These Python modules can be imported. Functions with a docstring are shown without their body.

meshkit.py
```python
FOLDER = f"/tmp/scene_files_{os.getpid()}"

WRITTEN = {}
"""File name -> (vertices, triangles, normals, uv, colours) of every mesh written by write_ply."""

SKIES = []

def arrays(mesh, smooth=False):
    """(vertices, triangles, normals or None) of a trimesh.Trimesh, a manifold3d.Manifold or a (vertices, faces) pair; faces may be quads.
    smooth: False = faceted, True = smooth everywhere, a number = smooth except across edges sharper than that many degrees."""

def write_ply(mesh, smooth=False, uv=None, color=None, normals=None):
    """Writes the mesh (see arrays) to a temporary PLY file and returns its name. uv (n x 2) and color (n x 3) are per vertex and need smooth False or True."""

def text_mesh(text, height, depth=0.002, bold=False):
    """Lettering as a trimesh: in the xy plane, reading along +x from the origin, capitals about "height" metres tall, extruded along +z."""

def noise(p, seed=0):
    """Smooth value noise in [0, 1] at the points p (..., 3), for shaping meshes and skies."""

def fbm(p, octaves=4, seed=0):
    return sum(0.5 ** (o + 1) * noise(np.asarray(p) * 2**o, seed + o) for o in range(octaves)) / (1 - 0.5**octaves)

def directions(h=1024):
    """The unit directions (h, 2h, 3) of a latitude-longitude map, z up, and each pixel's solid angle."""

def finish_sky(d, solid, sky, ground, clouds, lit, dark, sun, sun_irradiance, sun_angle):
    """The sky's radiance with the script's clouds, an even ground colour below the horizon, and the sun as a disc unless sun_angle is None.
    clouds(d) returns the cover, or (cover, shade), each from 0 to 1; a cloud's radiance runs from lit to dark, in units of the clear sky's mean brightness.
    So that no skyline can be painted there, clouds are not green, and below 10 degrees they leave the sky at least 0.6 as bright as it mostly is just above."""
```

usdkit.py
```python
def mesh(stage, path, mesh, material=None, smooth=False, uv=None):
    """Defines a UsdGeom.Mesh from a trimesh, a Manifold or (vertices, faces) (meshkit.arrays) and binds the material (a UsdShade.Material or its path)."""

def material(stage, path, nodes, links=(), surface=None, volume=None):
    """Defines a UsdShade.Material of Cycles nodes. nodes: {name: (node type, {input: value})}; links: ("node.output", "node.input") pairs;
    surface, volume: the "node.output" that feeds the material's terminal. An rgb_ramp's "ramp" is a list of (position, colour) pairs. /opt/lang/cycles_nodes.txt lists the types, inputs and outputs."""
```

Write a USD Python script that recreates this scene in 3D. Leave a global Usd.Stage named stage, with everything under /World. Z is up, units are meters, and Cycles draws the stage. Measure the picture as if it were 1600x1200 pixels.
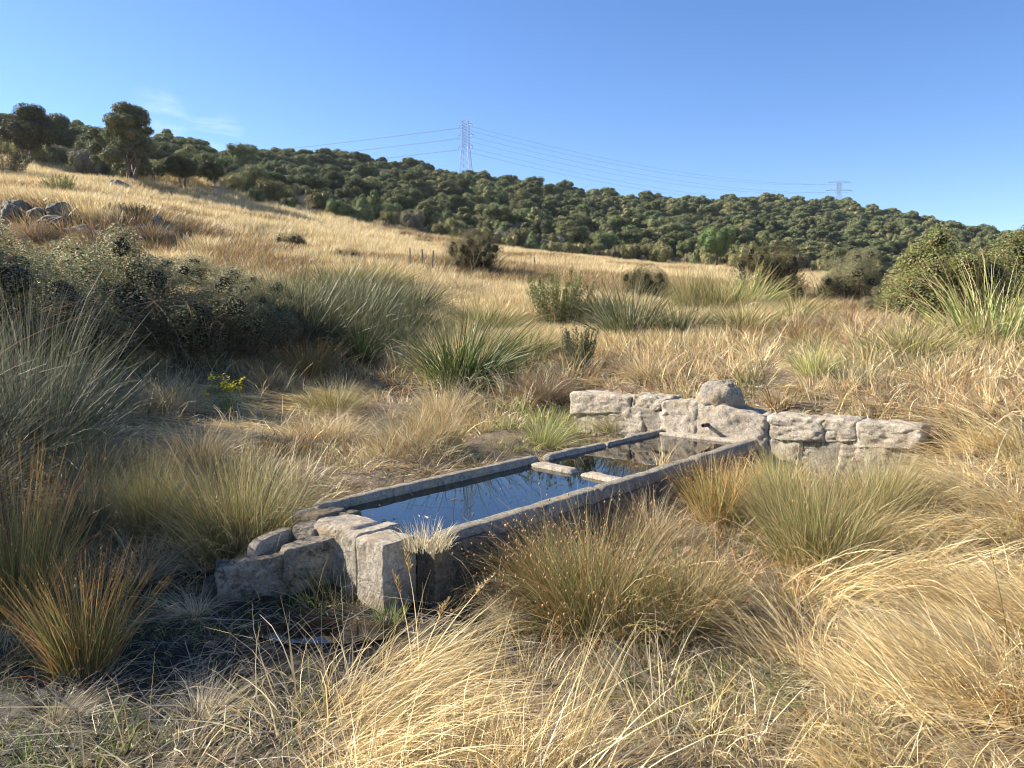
import math
import numpy as np
import trimesh
import shapely
from scipy.interpolate import RBFInterpolator
import meshkit
import usdkit
from pxr import Usd, UsdGeom, UsdLux, UsdShade, Gf, Sdf, Vt

stage = Usd.Stage.CreateInMemory()
UsdGeom.SetStageUpAxis(stage, 'Z')
UsdGeom.SetStageMetersPerUnit(stage, 1.0)
UsdGeom.Xform.Define(stage, '/World')
UsdGeom.Scope.Define(stage, '/World/Looks')

# ------------------------------------------------------------------ camera, sky, sun, exposure
EYE = 1.55
PITCH = math.atan(100 / 1200)
cam = UsdGeom.Camera.Define(stage, '/World/camera')
cam.CreateHorizontalApertureAttr(36.0)
cam.CreateVerticalApertureAttr(27.0)
cam.CreateFocalLengthAttr(27.0)          # 1200 px at 1600 px width
cam.CreateExposureAttr(1.74)
cam.CreateClippingRangeAttr(Gf.Vec2f(0.05, 5000))
cx = UsdGeom.Xformable(cam)
cx.AddTranslateOp().Set(Gf.Vec3d(0, 0, EYE))
cx.AddRotateXOp().Set(90 - math.degrees(PITCH))

SUN_EL = math.radians(30)
SUN_PHI = math.radians(16)               # towards the background from the left
SUN = np.array([-math.cos(SUN_PHI) * math.cos(SUN_EL), math.sin(SUN_PHI) * math.cos(SUN_EL), math.sin(SUN_EL)])
sun = UsdLux.DistantLight.Define(stage, '/World/sun')
sun.CreateIntensityAttr(1.25)
sun.CreateAngleAttr(0.5)
sun.CreateColorAttr(Gf.Vec3f(1.0, 0.92, 0.78))
sun.GetPrim().CreateAttribute('inputs:normalize', Sdf.ValueTypeNames.Bool).Set(True)
zx = SUN; xx = np.cross([0, 0, 1.0], zx); xx /= np.linalg.norm(xx); yx = np.cross(zx, xx)
UsdGeom.Xformable(sun).AddTransformOp().Set(Gf.Matrix4d(*xx, 0, *yx, 0, *zx, 0, 0, 0, 0, 1))

SKY_STRENGTH = 0.063
SKY_ROT = math.atan2(SUN[0], SUN[1])


def cam_dir(px, py):
    """Unit direction in the world of a place in the photograph (1600 x 1200)."""
    f = np.array([0, math.cos(PITCH), -math.sin(PITCH)]); u = np.array([0, math.sin(PITCH), math.cos(PITCH)])
    d = f + np.array([1.0, 0, 0]) * (px - 800) / 1200 + u * (600 - py) / 1200
    return d / np.linalg.norm(d)


def cloud_nodes(nodes, links, base, wisps):
    """Thin high clouds in given directions of the sky, mixed in from noise."""
    last = base
    for i, (d, wide, amount, scale, stretch) in enumerate(wisps):
        nodes[f'dot{i}'] = ('vector_math', {'math_type': 'dot_product', 'vector2': d})
        nodes[f'near{i}'] = ('map_range', {'range_type': 'smoothstep', 'from_min': math.cos(wide), 'from_max': 1.0, 'to_min': 0.0, 'to_max': amount, 'clamp': True})
        nodes[f'map{i}'] = ('mapping', {'mapping_type': 'point', 'scale': stretch})
        nodes[f'noise{i}'] = ('noise_texture', {'scale': scale, 'detail': 5.0, 'roughness': 0.6, 'distortion': 0.4})
        nodes[f'shape{i}'] = ('map_range', {'from_min': 0.42, 'from_max': 0.75, 'to_min': 0.0, 'to_max': 1.0, 'clamp': True})
        nodes[f'mul{i}'] = ('math', {'math_type': 'multiply'})
        nodes[f'mixed{i}'] = ('mix_color', {'blend_type': 'mix', 'b': (7.0, 7.2, 7.6)})
        links += [('coord.generated', f'dot{i}.vector1'), (f'dot{i}.value', f'near{i}.value'), ('coord.generated', f'map{i}.vector'),
                  (f'map{i}.vector', f'noise{i}.vector'), (f'noise{i}.fac', f'shape{i}.value'), (f'near{i}.result', f'mul{i}.value1'),
                  (f'shape{i}.result', f'mul{i}.value2'), (f'mul{i}.value', f'mixed{i}.fac'), (last, f'mixed{i}.a')]
        last = f'mixed{i}.result'
    return last


sky_nodes = {'sky': ('sky_texture', {'sky_type': 'single_scattering', 'sun_disc': False, 'sun_elevation': SUN_EL, 'sun_rotation': SKY_ROT,
                                     'altitude': 900.0, 'air_density': 1.0, 'aerosol_density': 0.12, 'ozone_density': 3.0}),
             'coord': ('texture_coordinate', {}),
             'deep': ('hsv', {'saturation': 1.2, 'hue': 0.510}),
             'bg': ('background_shader', {'strength': SKY_STRENGTH})}
sky_links = [('sky.color', 'deep.color')]
last = cloud_nodes(sky_nodes, sky_links, 'deep.color', [
    (tuple(cam_dir(245, 180)), math.radians(2.2), 0.30, 14.0, (1, 1, 4)),
    (tuple(cam_dir(330, 213)), math.radians(2.6), 0.25, 12.0, (1, 1, 5))])
sky_links.append((last, 'bg.color'))
sky_mat = usdkit.material(stage, '/World/Looks/sky', sky_nodes, sky_links, surface='bg.background')
dome = UsdLux.DomeLight.Define(stage, '/World/sky')
dome.CreateIntensityAttr(1.0)
UsdShade.MaterialBindingAPI.Apply(dome.GetPrim()).Bind(sky_mat)
dome.GetPrim().SetCustomDataByKey('kind', 'structure')
dome.GetPrim().SetCustomDataByKey('label', 'clear blue sky with two faint wisps of cloud low on the left')

# ------------------------------------------------------------------ names, labels, objects
taken = {}


def free_path(name, parent='/World'):
    k = (parent, name)
    n = taken.get(k, -1) + 1
    taken[k] = n
    return f'{parent}/{name}' + (f'_{n:03d}' if n else '')


def tag(prim, label=None, cat=None, group=None, kind=None):
    for k, v in (('label', label), ('category', cat), ('group', group), ('kind', kind)):
        if v:
            prim.SetCustomDataByKey(k, v)
    return prim


def obj(name, mesh, mat, parent='/World', smooth=False, col=None):
    p = parent if isinstance(parent, str) else str(parent.GetPath())
    m = usdkit.mesh(stage, free_path(name, p), mesh, MATS[mat], smooth=smooth)
    if col is not None:
        UsdGeom.PrimvarsAPI(m).CreatePrimvar('col', Sdf.ValueTypeNames.Color3fArray, 'vertex').Set(Vt.Vec3fArray.FromNumpy(np.asarray(col, np.float32)))
    return m.GetPrim()


def place(prim, loc, rz=0.0, s=(1, 1, 1), tilt=0.0):
    x = UsdGeom.Xformable(prim)
    x.ClearXformOpOrder()
    for op, v in ((x.AddTranslateOp(), Gf.Vec3d(*map(float, loc))), (x.AddRotateXYZOp(), Gf.Vec3f(float(tilt), 0, float(math.degrees(rz)))), (x.AddScaleOp(), Gf.Vec3f(*map(float, s)))):
        op.Set(v)


def thing(name, label, cat, loc=(0, 0, 0), rz=0.0, s=(1, 1, 1), group=None, kind=None):
    prim = UsdGeom.Xform.Define(stage, free_path(name)).GetPrim()
    place(prim, loc, rz, s)
    return tag(prim, label, cat, group, kind)


protos = {}


def kind_of(key, name, build):
    """A thing of the kind KEY: built with its parts the first time, an instance of the first one after that."""
    def make(label, cat, loc, rz=0.0, s=(1, 1, 1), group=None, tilt=0.0):
        prim = UsdGeom.Xform.Define(stage, free_path(name)).GetPrim()
        if key in protos:
            prim.GetReferences().AddInternalReference(protos[key].GetPath())
            prim.SetInstanceable(True)
        else:
            protos[key] = prim
            build(prim)
        place(prim, loc, rz, s, tilt)
        return tag(prim, label, cat, group)
    return make


# ------------------------------------------------------------------ materials
MATS = {}


def mat(name, nodes, links, surface=None, volume=None):
    MATS[name] = usdkit.material(stage, f'/World/Looks/{name}', nodes, links, surface=surface, volume=volume)


def leafy(name, transl=0.3, rough=0.55, spec=0.3, vary=0.25, satur=1.0):
    """Blades and leaves: their own colour from the mesh, varied per plant, with light passing through."""
    mat(name, {'a': ('attribute', {'attribute': 'col'}), 'o': ('object_info', {}), 'g': ('geometry', {}),
               'v': ('map_range', {'from_min': 0.0, 'from_max': 1.0, 'to_min': 1 - vary, 'to_max': 1 + vary}),
               'h': ('hsv', {'saturation': satur}),
               'p': ('principled_bsdf', {'roughness': rough, 'specular_ior_level': spec}), 't': ('translucent_bsdf', {}), 'm': ('mix_closure', {'fac': transl})},
        [('a.color', 'h.color'), ('o.random', 'v.value'), ('v.result', 'h.value'), ('h.color', 'p.base_color'), ('h.color', 't.color'),
         ('p.BSDF', 'm.closure1'), ('t.BSDF', 'm.closure2')], 'm.closure')


leafy('straw', 0.22, 0.5, 0.35, 0.2)
leafy('rush', 0.22, 0.5, 0.25, 0.15)
leafy('foliage', 0.33, 0.55, 0.22, 0.15)
leafy('forest_foliage', 0.15, 0.7, 0.12, 0.35)


def granite(name, c1, c2, dark, scale=1.0, lichen=0.5, bump=0.8):
    mat(name, {'g': ('geometry', {}),
               'n1': ('noise_texture', {'scale': 5.0 * scale, 'detail': 6.0, 'roughness': 0.65}),
               'n2': ('noise_texture', {'scale': 42.0 * scale, 'detail': 6.0, 'roughness': 0.8}),
               'n3': ('noise_texture', {'scale': 14.0 * scale, 'detail': 8.0, 'roughness': 0.75}),
               'n4': ('noise_texture', {'scale': 2.6 * scale, 'detail': 5.0, 'roughness': 0.6}),
               'vo': ('voronoi_texture', {'scale': 150.0 * scale, 'feature': 'f1'}),
               'r1': ('rgb_ramp', {'ramp': [(0.32, c1), (0.68, c2)]}),
               'r3': ('rgb_ramp', {'ramp': [(0.5, (0, 0, 0)), (0.62, (1, 1, 1))]}),
               'k3': ('math', {'math_type': 'multiply', 'value2': lichen}),
               'r4': ('rgb_ramp', {'ramp': [(0.54, (0, 0, 0)), (0.68, (1, 1, 1))]}),
               'k4': ('math', {'math_type': 'multiply', 'value2': 0.45}),
               'sp': ('rgb_ramp', {'ramp': [(0.34, (0.22, 0.21, 0.19)), (0.47, (0.85, 0.85, 0.85)), (0.56, (1.1, 1.08, 1.05)), (0.68, (1.6, 1.55, 1.45))]}),
               'm1': ('mix_color', {'blend_type': 'multiply', 'fac': 0.75, 'use_clamp_result': False}),
               'm2': ('mix_color', {'blend_type': 'mix', 'b': dark}),
               'm3': ('mix_color', {'blend_type': 'mix', 'b': (0.36, 0.25, 0.12)}),
               'n5': ('noise_texture', {'scale': 9.0 * scale, 'detail': 7.0, 'roughness': 0.7, 'distortion': 0.6}),
               'r5': ('rgb_ramp', {'ramp': [(0.57, (0, 0, 0)), (0.62, (1, 1, 1))]}),
               'k5': ('math', {'math_type': 'multiply', 'value2': 0.55 * lichen}),
               'm4': ('mix_color', {'blend_type': 'mix', 'b': tuple(min(0.6, c * 1.45) for c in c2)}),
               'h': ('math', {'math_type': 'multiply_add', 'value2': 0.6}),
               'b': ('bump', {'strength': bump, 'distance': 0.035}),
               'p': ('principled_bsdf', {'roughness': 0.85, 'specular_ior_level': 0.25})},
        [('g.position', 'n1.vector'), ('g.position', 'n2.vector'), ('g.position', 'n3.vector'), ('g.position', 'n4.vector'), ('g.position', 'vo.vector'),
         ('n1.fac', 'r1.fac'), ('n2.fac', 'sp.fac'), ('r1.color', 'm1.a'), ('sp.color', 'm1.b'), ('n3.fac', 'r3.fac'), ('r3.color', 'k3.value1'),
         ('k3.value', 'm2.fac'), ('m1.result', 'm2.a'), ('n4.fac', 'r4.fac'), ('r4.color', 'k4.value1'), ('k4.value', 'm3.fac'), ('m2.result', 'm3.a'), ('m3.result', 'm4.a'), ('g.position', 'n5.vector'), ('n5.fac', 'r5.fac'), ('r5.color', 'k5.value1'), ('k5.value', 'm4.fac'), ('m4.result', 'p.base_color'),
         ('n2.fac', 'h.value1'), ('n3.fac', 'h.value3'), ('h.value', 'b.height'), ('b.normal', 'p.normal')], 'p.BSDF')


granite('granite', (0.31, 0.265, 0.21), (0.47, 0.415, 0.34), (0.14, 0.12, 0.095), 1.6, 0.6)
granite('granite_rim', (0.20, 0.178, 0.145), (0.33, 0.30, 0.25), (0.075, 0.067, 0.053), 2.0, 0.7)
granite('granite_damp_shade', (0.09, 0.08, 0.063), (0.17, 0.15, 0.12), (0.03, 0.027, 0.018), 1.5, 0.8)  # damp stone; on the trough's near side its dark tone also paints shade
granite('granite_wet', (0.15, 0.13, 0.10), (0.30, 0.265, 0.215), (0.04, 0.036, 0.026), 1.0, 0.9)
granite('granite_field', (0.075, 0.066, 0.053), (0.155, 0.138, 0.112), (0.03, 0.028, 0.024), 0.8, 0.9, 0.7)
mat('soil', {'a': ('attribute', {'attribute': 'col'}), 'g': ('geometry', {}), 'n': ('noise_texture', {'scale': 9.0, 'detail': 8.0, 'roughness': 0.7}),
             'n2': ('noise_texture', {'scale': 60.0, 'detail': 5.0, 'roughness': 0.7}),
             'r': ('rgb_ramp', {'ramp': [(0.3, (0.55, 0.52, 0.5)), (0.7, (1.4, 1.35, 1.25))]}),
             'm': ('mix_color', {'blend_type': 'multiply', 'fac': 1.0, 'use_clamp_result': False}),
             'h': ('math', {'math_type': 'multiply_add', 'value2': 0.35}), 'b': ('bump', {'strength': 1.0, 'distance': 0.05}),
             'p': ('principled_bsdf', {'roughness': 0.75, 'specular_ior_level': 0.3})},
    [('g.position', 'n.vector'), ('g.position', 'n2.vector'), ('n.fac', 'r.fac'), ('a.color', 'm.a'), ('r.color', 'm.b'), ('m.result', 'p.base_color'),
     ('n2.fac', 'h.value1'), ('n.fac', 'h.value3'), ('h.value', 'b.height'), ('b.normal', 'p.normal')], 'p.BSDF')


def water_mat(name, tint, ior=1.52):
    mat(name, {'f': ('fresnel', {'IOR': ior}), 'n': ('noise_texture', {'scale': 3.0, 'detail': 2.0}), 'g': ('geometry', {}),
               'b': ('bump', {'strength': 0.05, 'distance': 0.01}), 't': ('transparent_bsdf', {'color': tint}), 's': ('glossy_bsdf', {'roughness': 0.0, 'color': (1, 1, 1)}),
               'm': ('mix_closure', {})},
        [('g.position', 'n.vector'), ('n.fac', 'b.height'), ('b.normal', 's.normal'), ('f.fac', 'm.fac'), ('t.BSDF', 'm.closure1'), ('s.BSDF', 'm.closure2')], 'm.closure')


water_mat('water', (0.42, 0.44, 0.30))
water_mat('muddy_water', (0.45, 0.30, 0.12))


def plain(name, color, rough=0.6, metal=0.0, vary=0.0):
    mat(name, {'g': ('geometry', {}), 'n': ('noise_texture', {'scale': 12.0, 'detail': 5.0}), 'r': ('rgb_ramp', {'ramp': [(0.3, tuple(c * (1 - vary) for c in color)), (0.7, tuple(min(1, c * (1 + vary)) for c in color))]}),
               'p': ('principled_bsdf', {'roughness': rough, 'metallic': metal})},
        [('g.position', 'n.vector'), ('n.fac', 'r.fac'), ('r.color', 'p.base_color')], 'p.BSDF')


plain('bark', (0.085, 0.065, 0.05), 0.9, 0, 0.4)
plain('old_wood', (0.20, 0.17, 0.13), 0.9, 0, 0.4)
plain('galvanised', (0.26, 0.265, 0.275), 0.5, 0.3, 0.1)
plain('iron', (0.03, 0.025, 0.022), 0.6, 0.3, 0.4)
plain('conductor', (0.25, 0.26, 0.28), 0.5, 0.5, 0.1)

# ------------------------------------------------------------------ terrain
C0 = np.array([0, 0, EYE])


def at(px, py, depth):
    d = cam_dir(px, py)
    return C0 + d / d[1] * depth


def on_z(px, py, z):
    d = cam_dir(px, py)
    return C0 + d * ((z - EYE) / d[2])


def project(p):
    p = np.asarray(p, float)
    y = p[..., 1]; z = p[..., 2] - EYE
    f = y * math.cos(PITCH) - z * math.sin(PITCH)
    u = y * math.sin(PITCH) + z * math.cos(PITCH)
    f = np.maximum(f, 1e-3)
    return 800 + 1200 * p[..., 0] / f, 600 - 1200 * u / f


WALL_FOOT = ((880, 672), (930, 684), (990, 692), (1215, 765), (1260, 772), (1310, 776), (1380, 772), (1430, 752))
RIDGE = [(-500, 160, 110), (-200, 185, 112), (0, 219, 115), (130, 231, 125), (250, 242, 140), (350, 252, 150), (450, 256, 165), (560, 266, 185), (650, 276, 205), (720, 287, 220),
         (850, 312, 235), (1000, 322, 255), (1110, 326, 270), (1200, 321, 300), (1300, 331, 320), (1420, 354, 335), (1500, 378, 345), (1600, 408, 350), (1800, 450, 340), (2100, 474, 320)]
EDGE = [(-500, 190, 76), (-200, 215, 76), (0, 243, 76), (100, 262, 72), (205, 284, 66), (330, 300, 72), (450, 325, 80), (560, 345, 84), (680, 365, 86), (800, 388, 88), (900, 398, 95),
        (1000, 406, 100), (1150, 418, 100), (1300, 427, 115), (1450, 437, 125), (1600, 445, 130), (1800, 455, 135), (2100, 465, 140)]
CTRL = RIDGE + EDGE
# meadow and the valley floor
CTRL += [(0, 318, 28.5), (60, 324, 28), (120, 334, 27.5), (180, 340, 28), (250, 350, 28), (0, 386, 26), (60, 388, 25.6), (120, 390, 25.4), (180, 392, 25.8), (250, 390, 26.5), (330, 380, 29), (0, 300, 38), (200, 322, 38), (400, 345, 50), (600, 385, 52), (400, 400, 26), (550, 410, 32), (750, 410, 46), (900, 418, 55), (1100, 428, 60), (1280, 438, 66), (1600, 452, 72),
         (735, 432, 27), (640, 420, 27), (950, 450, 26), (1250, 462, 28), (1450, 478, 28), (1600, 480, 28), (900, 480, 18), (1200, 488, 17), (1480, 500, 16.5), (1700, 505, 16), (2000, 505, 16),
         (870, 518, 17), (560, 460, 19), (420, 470, 18), (700, 480, 19), (50, 470, 13), (200, 490, 13), (350, 500, 13), (-300, 430, 12), (-300, 500, 8), (-400, 650, 5), (-300, 330, 30),
         (150, 570, 12), (350, 585, 12), (500, 560, 13), (700, 590, 11.4), (450, 612, 11), (250, 660, 8.4), (60, 710, 6.5), (850, 600, 10.5), (1000, 575, 11), (1250, 560, 10.5),
         (1400, 590, 8.9), (1550, 640, 7.2), (1530, 535, 11), (1800, 600, 8), (1800, 800, 5),
         (850, 662, 8.8), (200, 820, 5.1), (400, 765, 5.9), (100, 900, 4.35), (330, 895, 4.5)]
ctrl_xyz = [at(*c) for c in CTRL]
HOLD = []
for px, py in ((0, 1000), (0, 1199), (250, 1000), (250, 1199), (500, 960), (600, 1000), (600, 1199), (800, 1000), (800, 1199), (1000, 1199), (1000, 1000), (1150, 1100), (500, 1100), (760, 930), (-200, 1000), (-300, 1200)):
    ctrl_xyz.append(on_z(px, py, 0.0))
for px, py, z in ((620, 728, 0.27), (700, 690, 0.28), (560, 690, 0.29), (690, 662, 0.28), (500, 735, 0.27), (780, 685, 0.30), (400, 690, 0.33), (1250, 1199, 0.02), (1250, 1000, 0.04), (1599, 1199, 0.12), (1599, 1000, 0.16), (1450, 900, 0.14), (1600, 850, 0.22), (1250, 850, 0.08), (1100, 800, 0.08), (1400, 760, 0.27), (1550, 740, 0.42), (1000, 850, 0.04), (1150, 745, 0.16), (1290, 745, 0.22), (1800, 1100, 0.2)):
    ctrl_xyz.append(on_z(px, py, z))
# the trough's frame: A near left, B near right, C far left, D far right corner of the water
WZ = 0.31
A, B, Cc, D = (on_z(px, py, WZ) for px, py in ((525, 797), (612, 832), (1035, 678), (1150, 692)))
TD = ((Cc - A) / np.linalg.norm(Cc - A) + (D - B) / np.linalg.norm(D - B)); TD /= np.linalg.norm(TD)     # along the trough, away from the viewer
TW = np.array([TD[1], -TD[0], 0])                                                                        # across it, to the right
WALLN = -TD


LEN0 = float(np.dot(D - B, TD))
for px, py in WALL_FOOT:                                             # the foot of the headwall
    d = cam_dir(px, py); w0 = B + TD * (LEN0 + 0.12)
    ctrl_xyz.append(C0 + d * (np.dot(w0 - C0, TD) / np.dot(d, TD)))
for w_ in (-1.7, -1.1, -0.4, 0.4, 1.1, 1.75):                        # and the ground just behind it
    q_ = B + TD * (LEN0 + 0.75) + TW * w_
    ctrl_xyz.append(np.array([q_[0], q_[1], 0.60]))
for a in range(-170, 190, 40):
    for r in (0.6, 1.5):
        ctrl_xyz.append(np.array([r * math.sin(math.radians(a)), r * math.cos(math.radians(a)), 0.0 if r < 2 else 0.1]))
ctrl_xyz = np.array(ctrl_xyz)


def polar(x, y):
    return np.arctan2(x, y), np.hypot(x, y)


_az, _r = polar(ctrl_xyz[:, 0], ctrl_xyz[:, 1])
_front = np.abs(_az) < 1.15
_az, _r, _z = _az[_front], _r[_front], ctrl_xyz[_front, 2]
_h = (_z - EYE) / _r
_rbf = RBFInterpolator(np.stack([_az * 4.0, np.log(_r) * 3.0], 1), _h, kernel='linear', smoothing=0.0005, neighbors=40)
rx, re = np.array([polar(*at(*c)[:2])[0] for c in RIDGE]), np.array([polar(*at(*c)[:2])[1] for c in RIDGE])


def base_height(x, y):
    az, r = polar(x, y)
    side = np.clip((np.abs(az) - 0.95) / 0.9, 0, 1)
    side = side * side * (3 - 2 * side)
    a = np.clip(az, -0.95, 0.95)
    rr = np.interp(a, rx, re)                        # beyond the ridge the ground falls away
    r0 = np.clip(r, 0.6, rr)
    h = _rbf(np.stack([a * 4.0, np.log(r0) * 3.0], 1))
    z = EYE + h * r0
    over = np.maximum(r - rr, 0)
    z = z - 45 * (1 - np.exp(-over * 0.25 * np.clip(over / 40, 0, 1) / 45))
    return z * (1 - side) + side * (0.015 * r)


def trough_local(x, y):
    dx, dy = x - B[0], y - B[1]
    return dx * TD[0] + dy * TD[1], dx * TW[0] + dy * TW[1]


def soft(u, a, b):
    t = np.clip((u - a) / (b - a), 0, 1)
    return t * t * (3 - 2 * t)


MUD = [(150, 880), (330, 905), (560, 950), (760, 930), (830, 985), (720, 1030), (560, 1040), (470, 1110), (250, 1150), (-400, 1190), (-400, 1050), (120, 1040)]
mud_poly = shapely.Polygon([tuple(on_z(px, py, 0.0)[:2]) for px, py in MUD])


def in_mud(x, y):
    return shapely.contains_xy(mud_poly, x, y)


PUD = on_z(505, 985, 0.0)
MOUNDS = [(*at(322, 306, 66)[:2], 1.1, 2.6), (*at(486, 332, 79)[:2], 1.2, 2.6), (*at(250, 290, 63)[:2], 0.8, 2.4), (*at(420, 345, 58)[:2], 0.5, 3.0), (*at(860, 420, 50)[:2], 0.6, 4.0)]
DITCH = shapely.LineString([tuple(at(*c)[:2]) for c in ((150, 303, 48), (260, 322, 46), (350, 336, 47), (460, 353, 49), (580, 372, 52), (690, 388, 56), (800, 398, 70))])


def mud_amount(x, y):
    d = shapely.distance(mud_poly, shapely.points(x, y))
    return 1 - soft(d, 0.0, 0.35)


def ground(x, y):
    x, y = np.atleast_1d(np.asarray(x, float)), np.atleast_1d(np.asarray(y, float))
    z = base_height(x, y)
    r = np.hypot(x, y)
    p = np.stack([x, y, np.zeros_like(x)], -1)
    near = 1 - soft(r, 9, 16)
    s, w = trough_local(x, y)
    by = np.maximum(np.maximum(-0.4 - s, s - LEN0 - 0.9), np.maximum(-1.2 - w, w - 0.5))
    calm = 0.25 + 0.75 * soft(by, 0.0, 0.8)
    hump = calm * 0.20 * (meshkit.fbm(p / 0.75, 3, 11) - 0.5) * soft(r, 3.2, 6.5) * (1 - soft(r, 14, 25))
    small = 0.05 * (meshkit.fbm(p / 0.22, 3, 5) - 0.5) * near
    wide = (meshkit.fbm(p / 7.0, 3, 3) - 0.5) * 0.9 * soft(r, 15, 40)
    far = (meshkit.fbm(p / 30.0, 3, 8) - 0.5) * 5.0 * soft(r, 90, 160)
    z = z + hump + small + wide + far
    close = r < 9
    if close.any():
        m = np.zeros_like(z)
        m[close] = mud_amount(x[close], y[close])
        prints = 0.05 * (np.abs(meshkit.fbm(p / 0.13, 2, 21) - 0.5) * 2) ** 0.8 + 0.022 * (meshkit.fbm(p / 0.045, 2, 23) - 0.5)
        z = z * (1 - m) + m * (base_height(x, y) * 0.5 - 0.03 + prints)
    pd = ((x - PUD[0]) / 0.5) ** 2 + ((y - PUD[1]) / 0.22) ** 2
    pk = 1 - soft(pd, 0.5, 1.4)
    z = z * (1 - pk) + pk * (-0.025 + 0.3 * (z - base_height(x, y) * 0.5))
    ln = (r > 20) & (r < 110)
    if ln.any():
        dd = np.full(len(x), 99.0)
        dd[ln] = shapely.distance(DITCH, shapely.points(x[ln], y[ln]))
        z = z - 0.75 * np.exp(-(dd / 0.7) ** 2) + 0.25 * np.exp(-((dd - 1.5) / 0.7) ** 2)
    for mx, my, mh, mr in MOUNDS:
        z = z + mh * np.exp(-((x - mx) ** 2 + (y - my) ** 2) / mr ** 2)
    # the bed of the trough and of the overflow basin is dug clear
    inside = soft(s, -0.25, -0.15) * (1 - soft(s, 4.55, 4.65)) * soft(w, -1.0, -0.92) * (1 - soft(w, 0.10, 0.20))
    z = z * (1 - inside) + inside * np.minimum(z, -0.02)
    return z


def ground1(x, y):
    return float(ground(np.array([x]), np.array([y]))[0])


def hit(px, py, lo=2.0, hi=420.0):
    """Where the line of sight through a place in the photograph meets the ground."""
    d = cam_dir(px, py)
    t = np.geomspace(lo, hi, 700)
    p = C0 + d[None] * t[:, None]
    g = p[:, 2] - ground(p[:, 0], p[:, 1])
    below = np.nonzero(g < 0)[0]
    if len(below) == 0:
        return p[-1]
    i = below[0]
    if i == 0:
        q = p[0]
    else:
        k = g[i - 1] / (g[i - 1] - g[i])
        q = p[i - 1] * (1 - k) + p[i] * k
    return np.array([q[0], q[1], ground1(q[0], q[1])])


rng = np.random.default_rng(7)
azs = np.concatenate([np.linspace(-math.pi, -0.75, 60, endpoint=False), np.linspace(-0.75, 0.75, 520, endpoint=False), np.linspace(0.75, math.pi, 61)])
rs = np.concatenate([np.linspace(0.3, 2.0, 8, endpoint=False), np.geomspace(2.0, 12.0, 190, endpoint=False), np.geomspace(12.0, 420, 150, endpoint=False), np.geomspace(420, 1600, 14)])
AZ, RR = np.meshgrid(azs, rs, indexing='ij')
gx, gy = (RR * np.sin(AZ)).ravel(), (RR * np.cos(AZ)).ravel()
gz = ground(gx, gy)
ni, nj = AZ.shape
ii, jj = np.meshgrid(np.arange(ni - 1), np.arange(nj - 1), indexing='ij')
q = np.stack([ii * nj + jj, ii * nj + jj + 1, (ii + 1) * nj + jj + 1, (ii + 1) * nj + jj], -1).reshape(-1, 4)
gf = np.vstack([q[:, [0, 2, 1]], q[:, [0, 3, 2]]])
gv = np.stack([gx, gy, gz], 1)
# the middle: one closing fan
gv = np.vstack([gv, [0, 0, ground1(0, 0.01)]])
cen = len(gv) - 1
gf = np.vstack([gf, np.stack([np.full(ni - 1, cen), (np.arange(ni - 1) + 1) * nj, np.arange(ni - 1) * nj], 1)])


EDGE_PX, EDGE_PY = np.array([e[0] for e in EDGE], float), np.array([e[1] for e in EDGE], float)
edge_az = np.array([polar(*at(*c)[:2])[0] for c in EDGE]); edge_r = np.array([polar(*at(*c)[:2])[1] for c in EDGE])


def forest_share(x, y):
    az, r = polar(x, y)
    e = np.interp(az, edge_az, edge_r)
    return (r - e) / e


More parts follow.
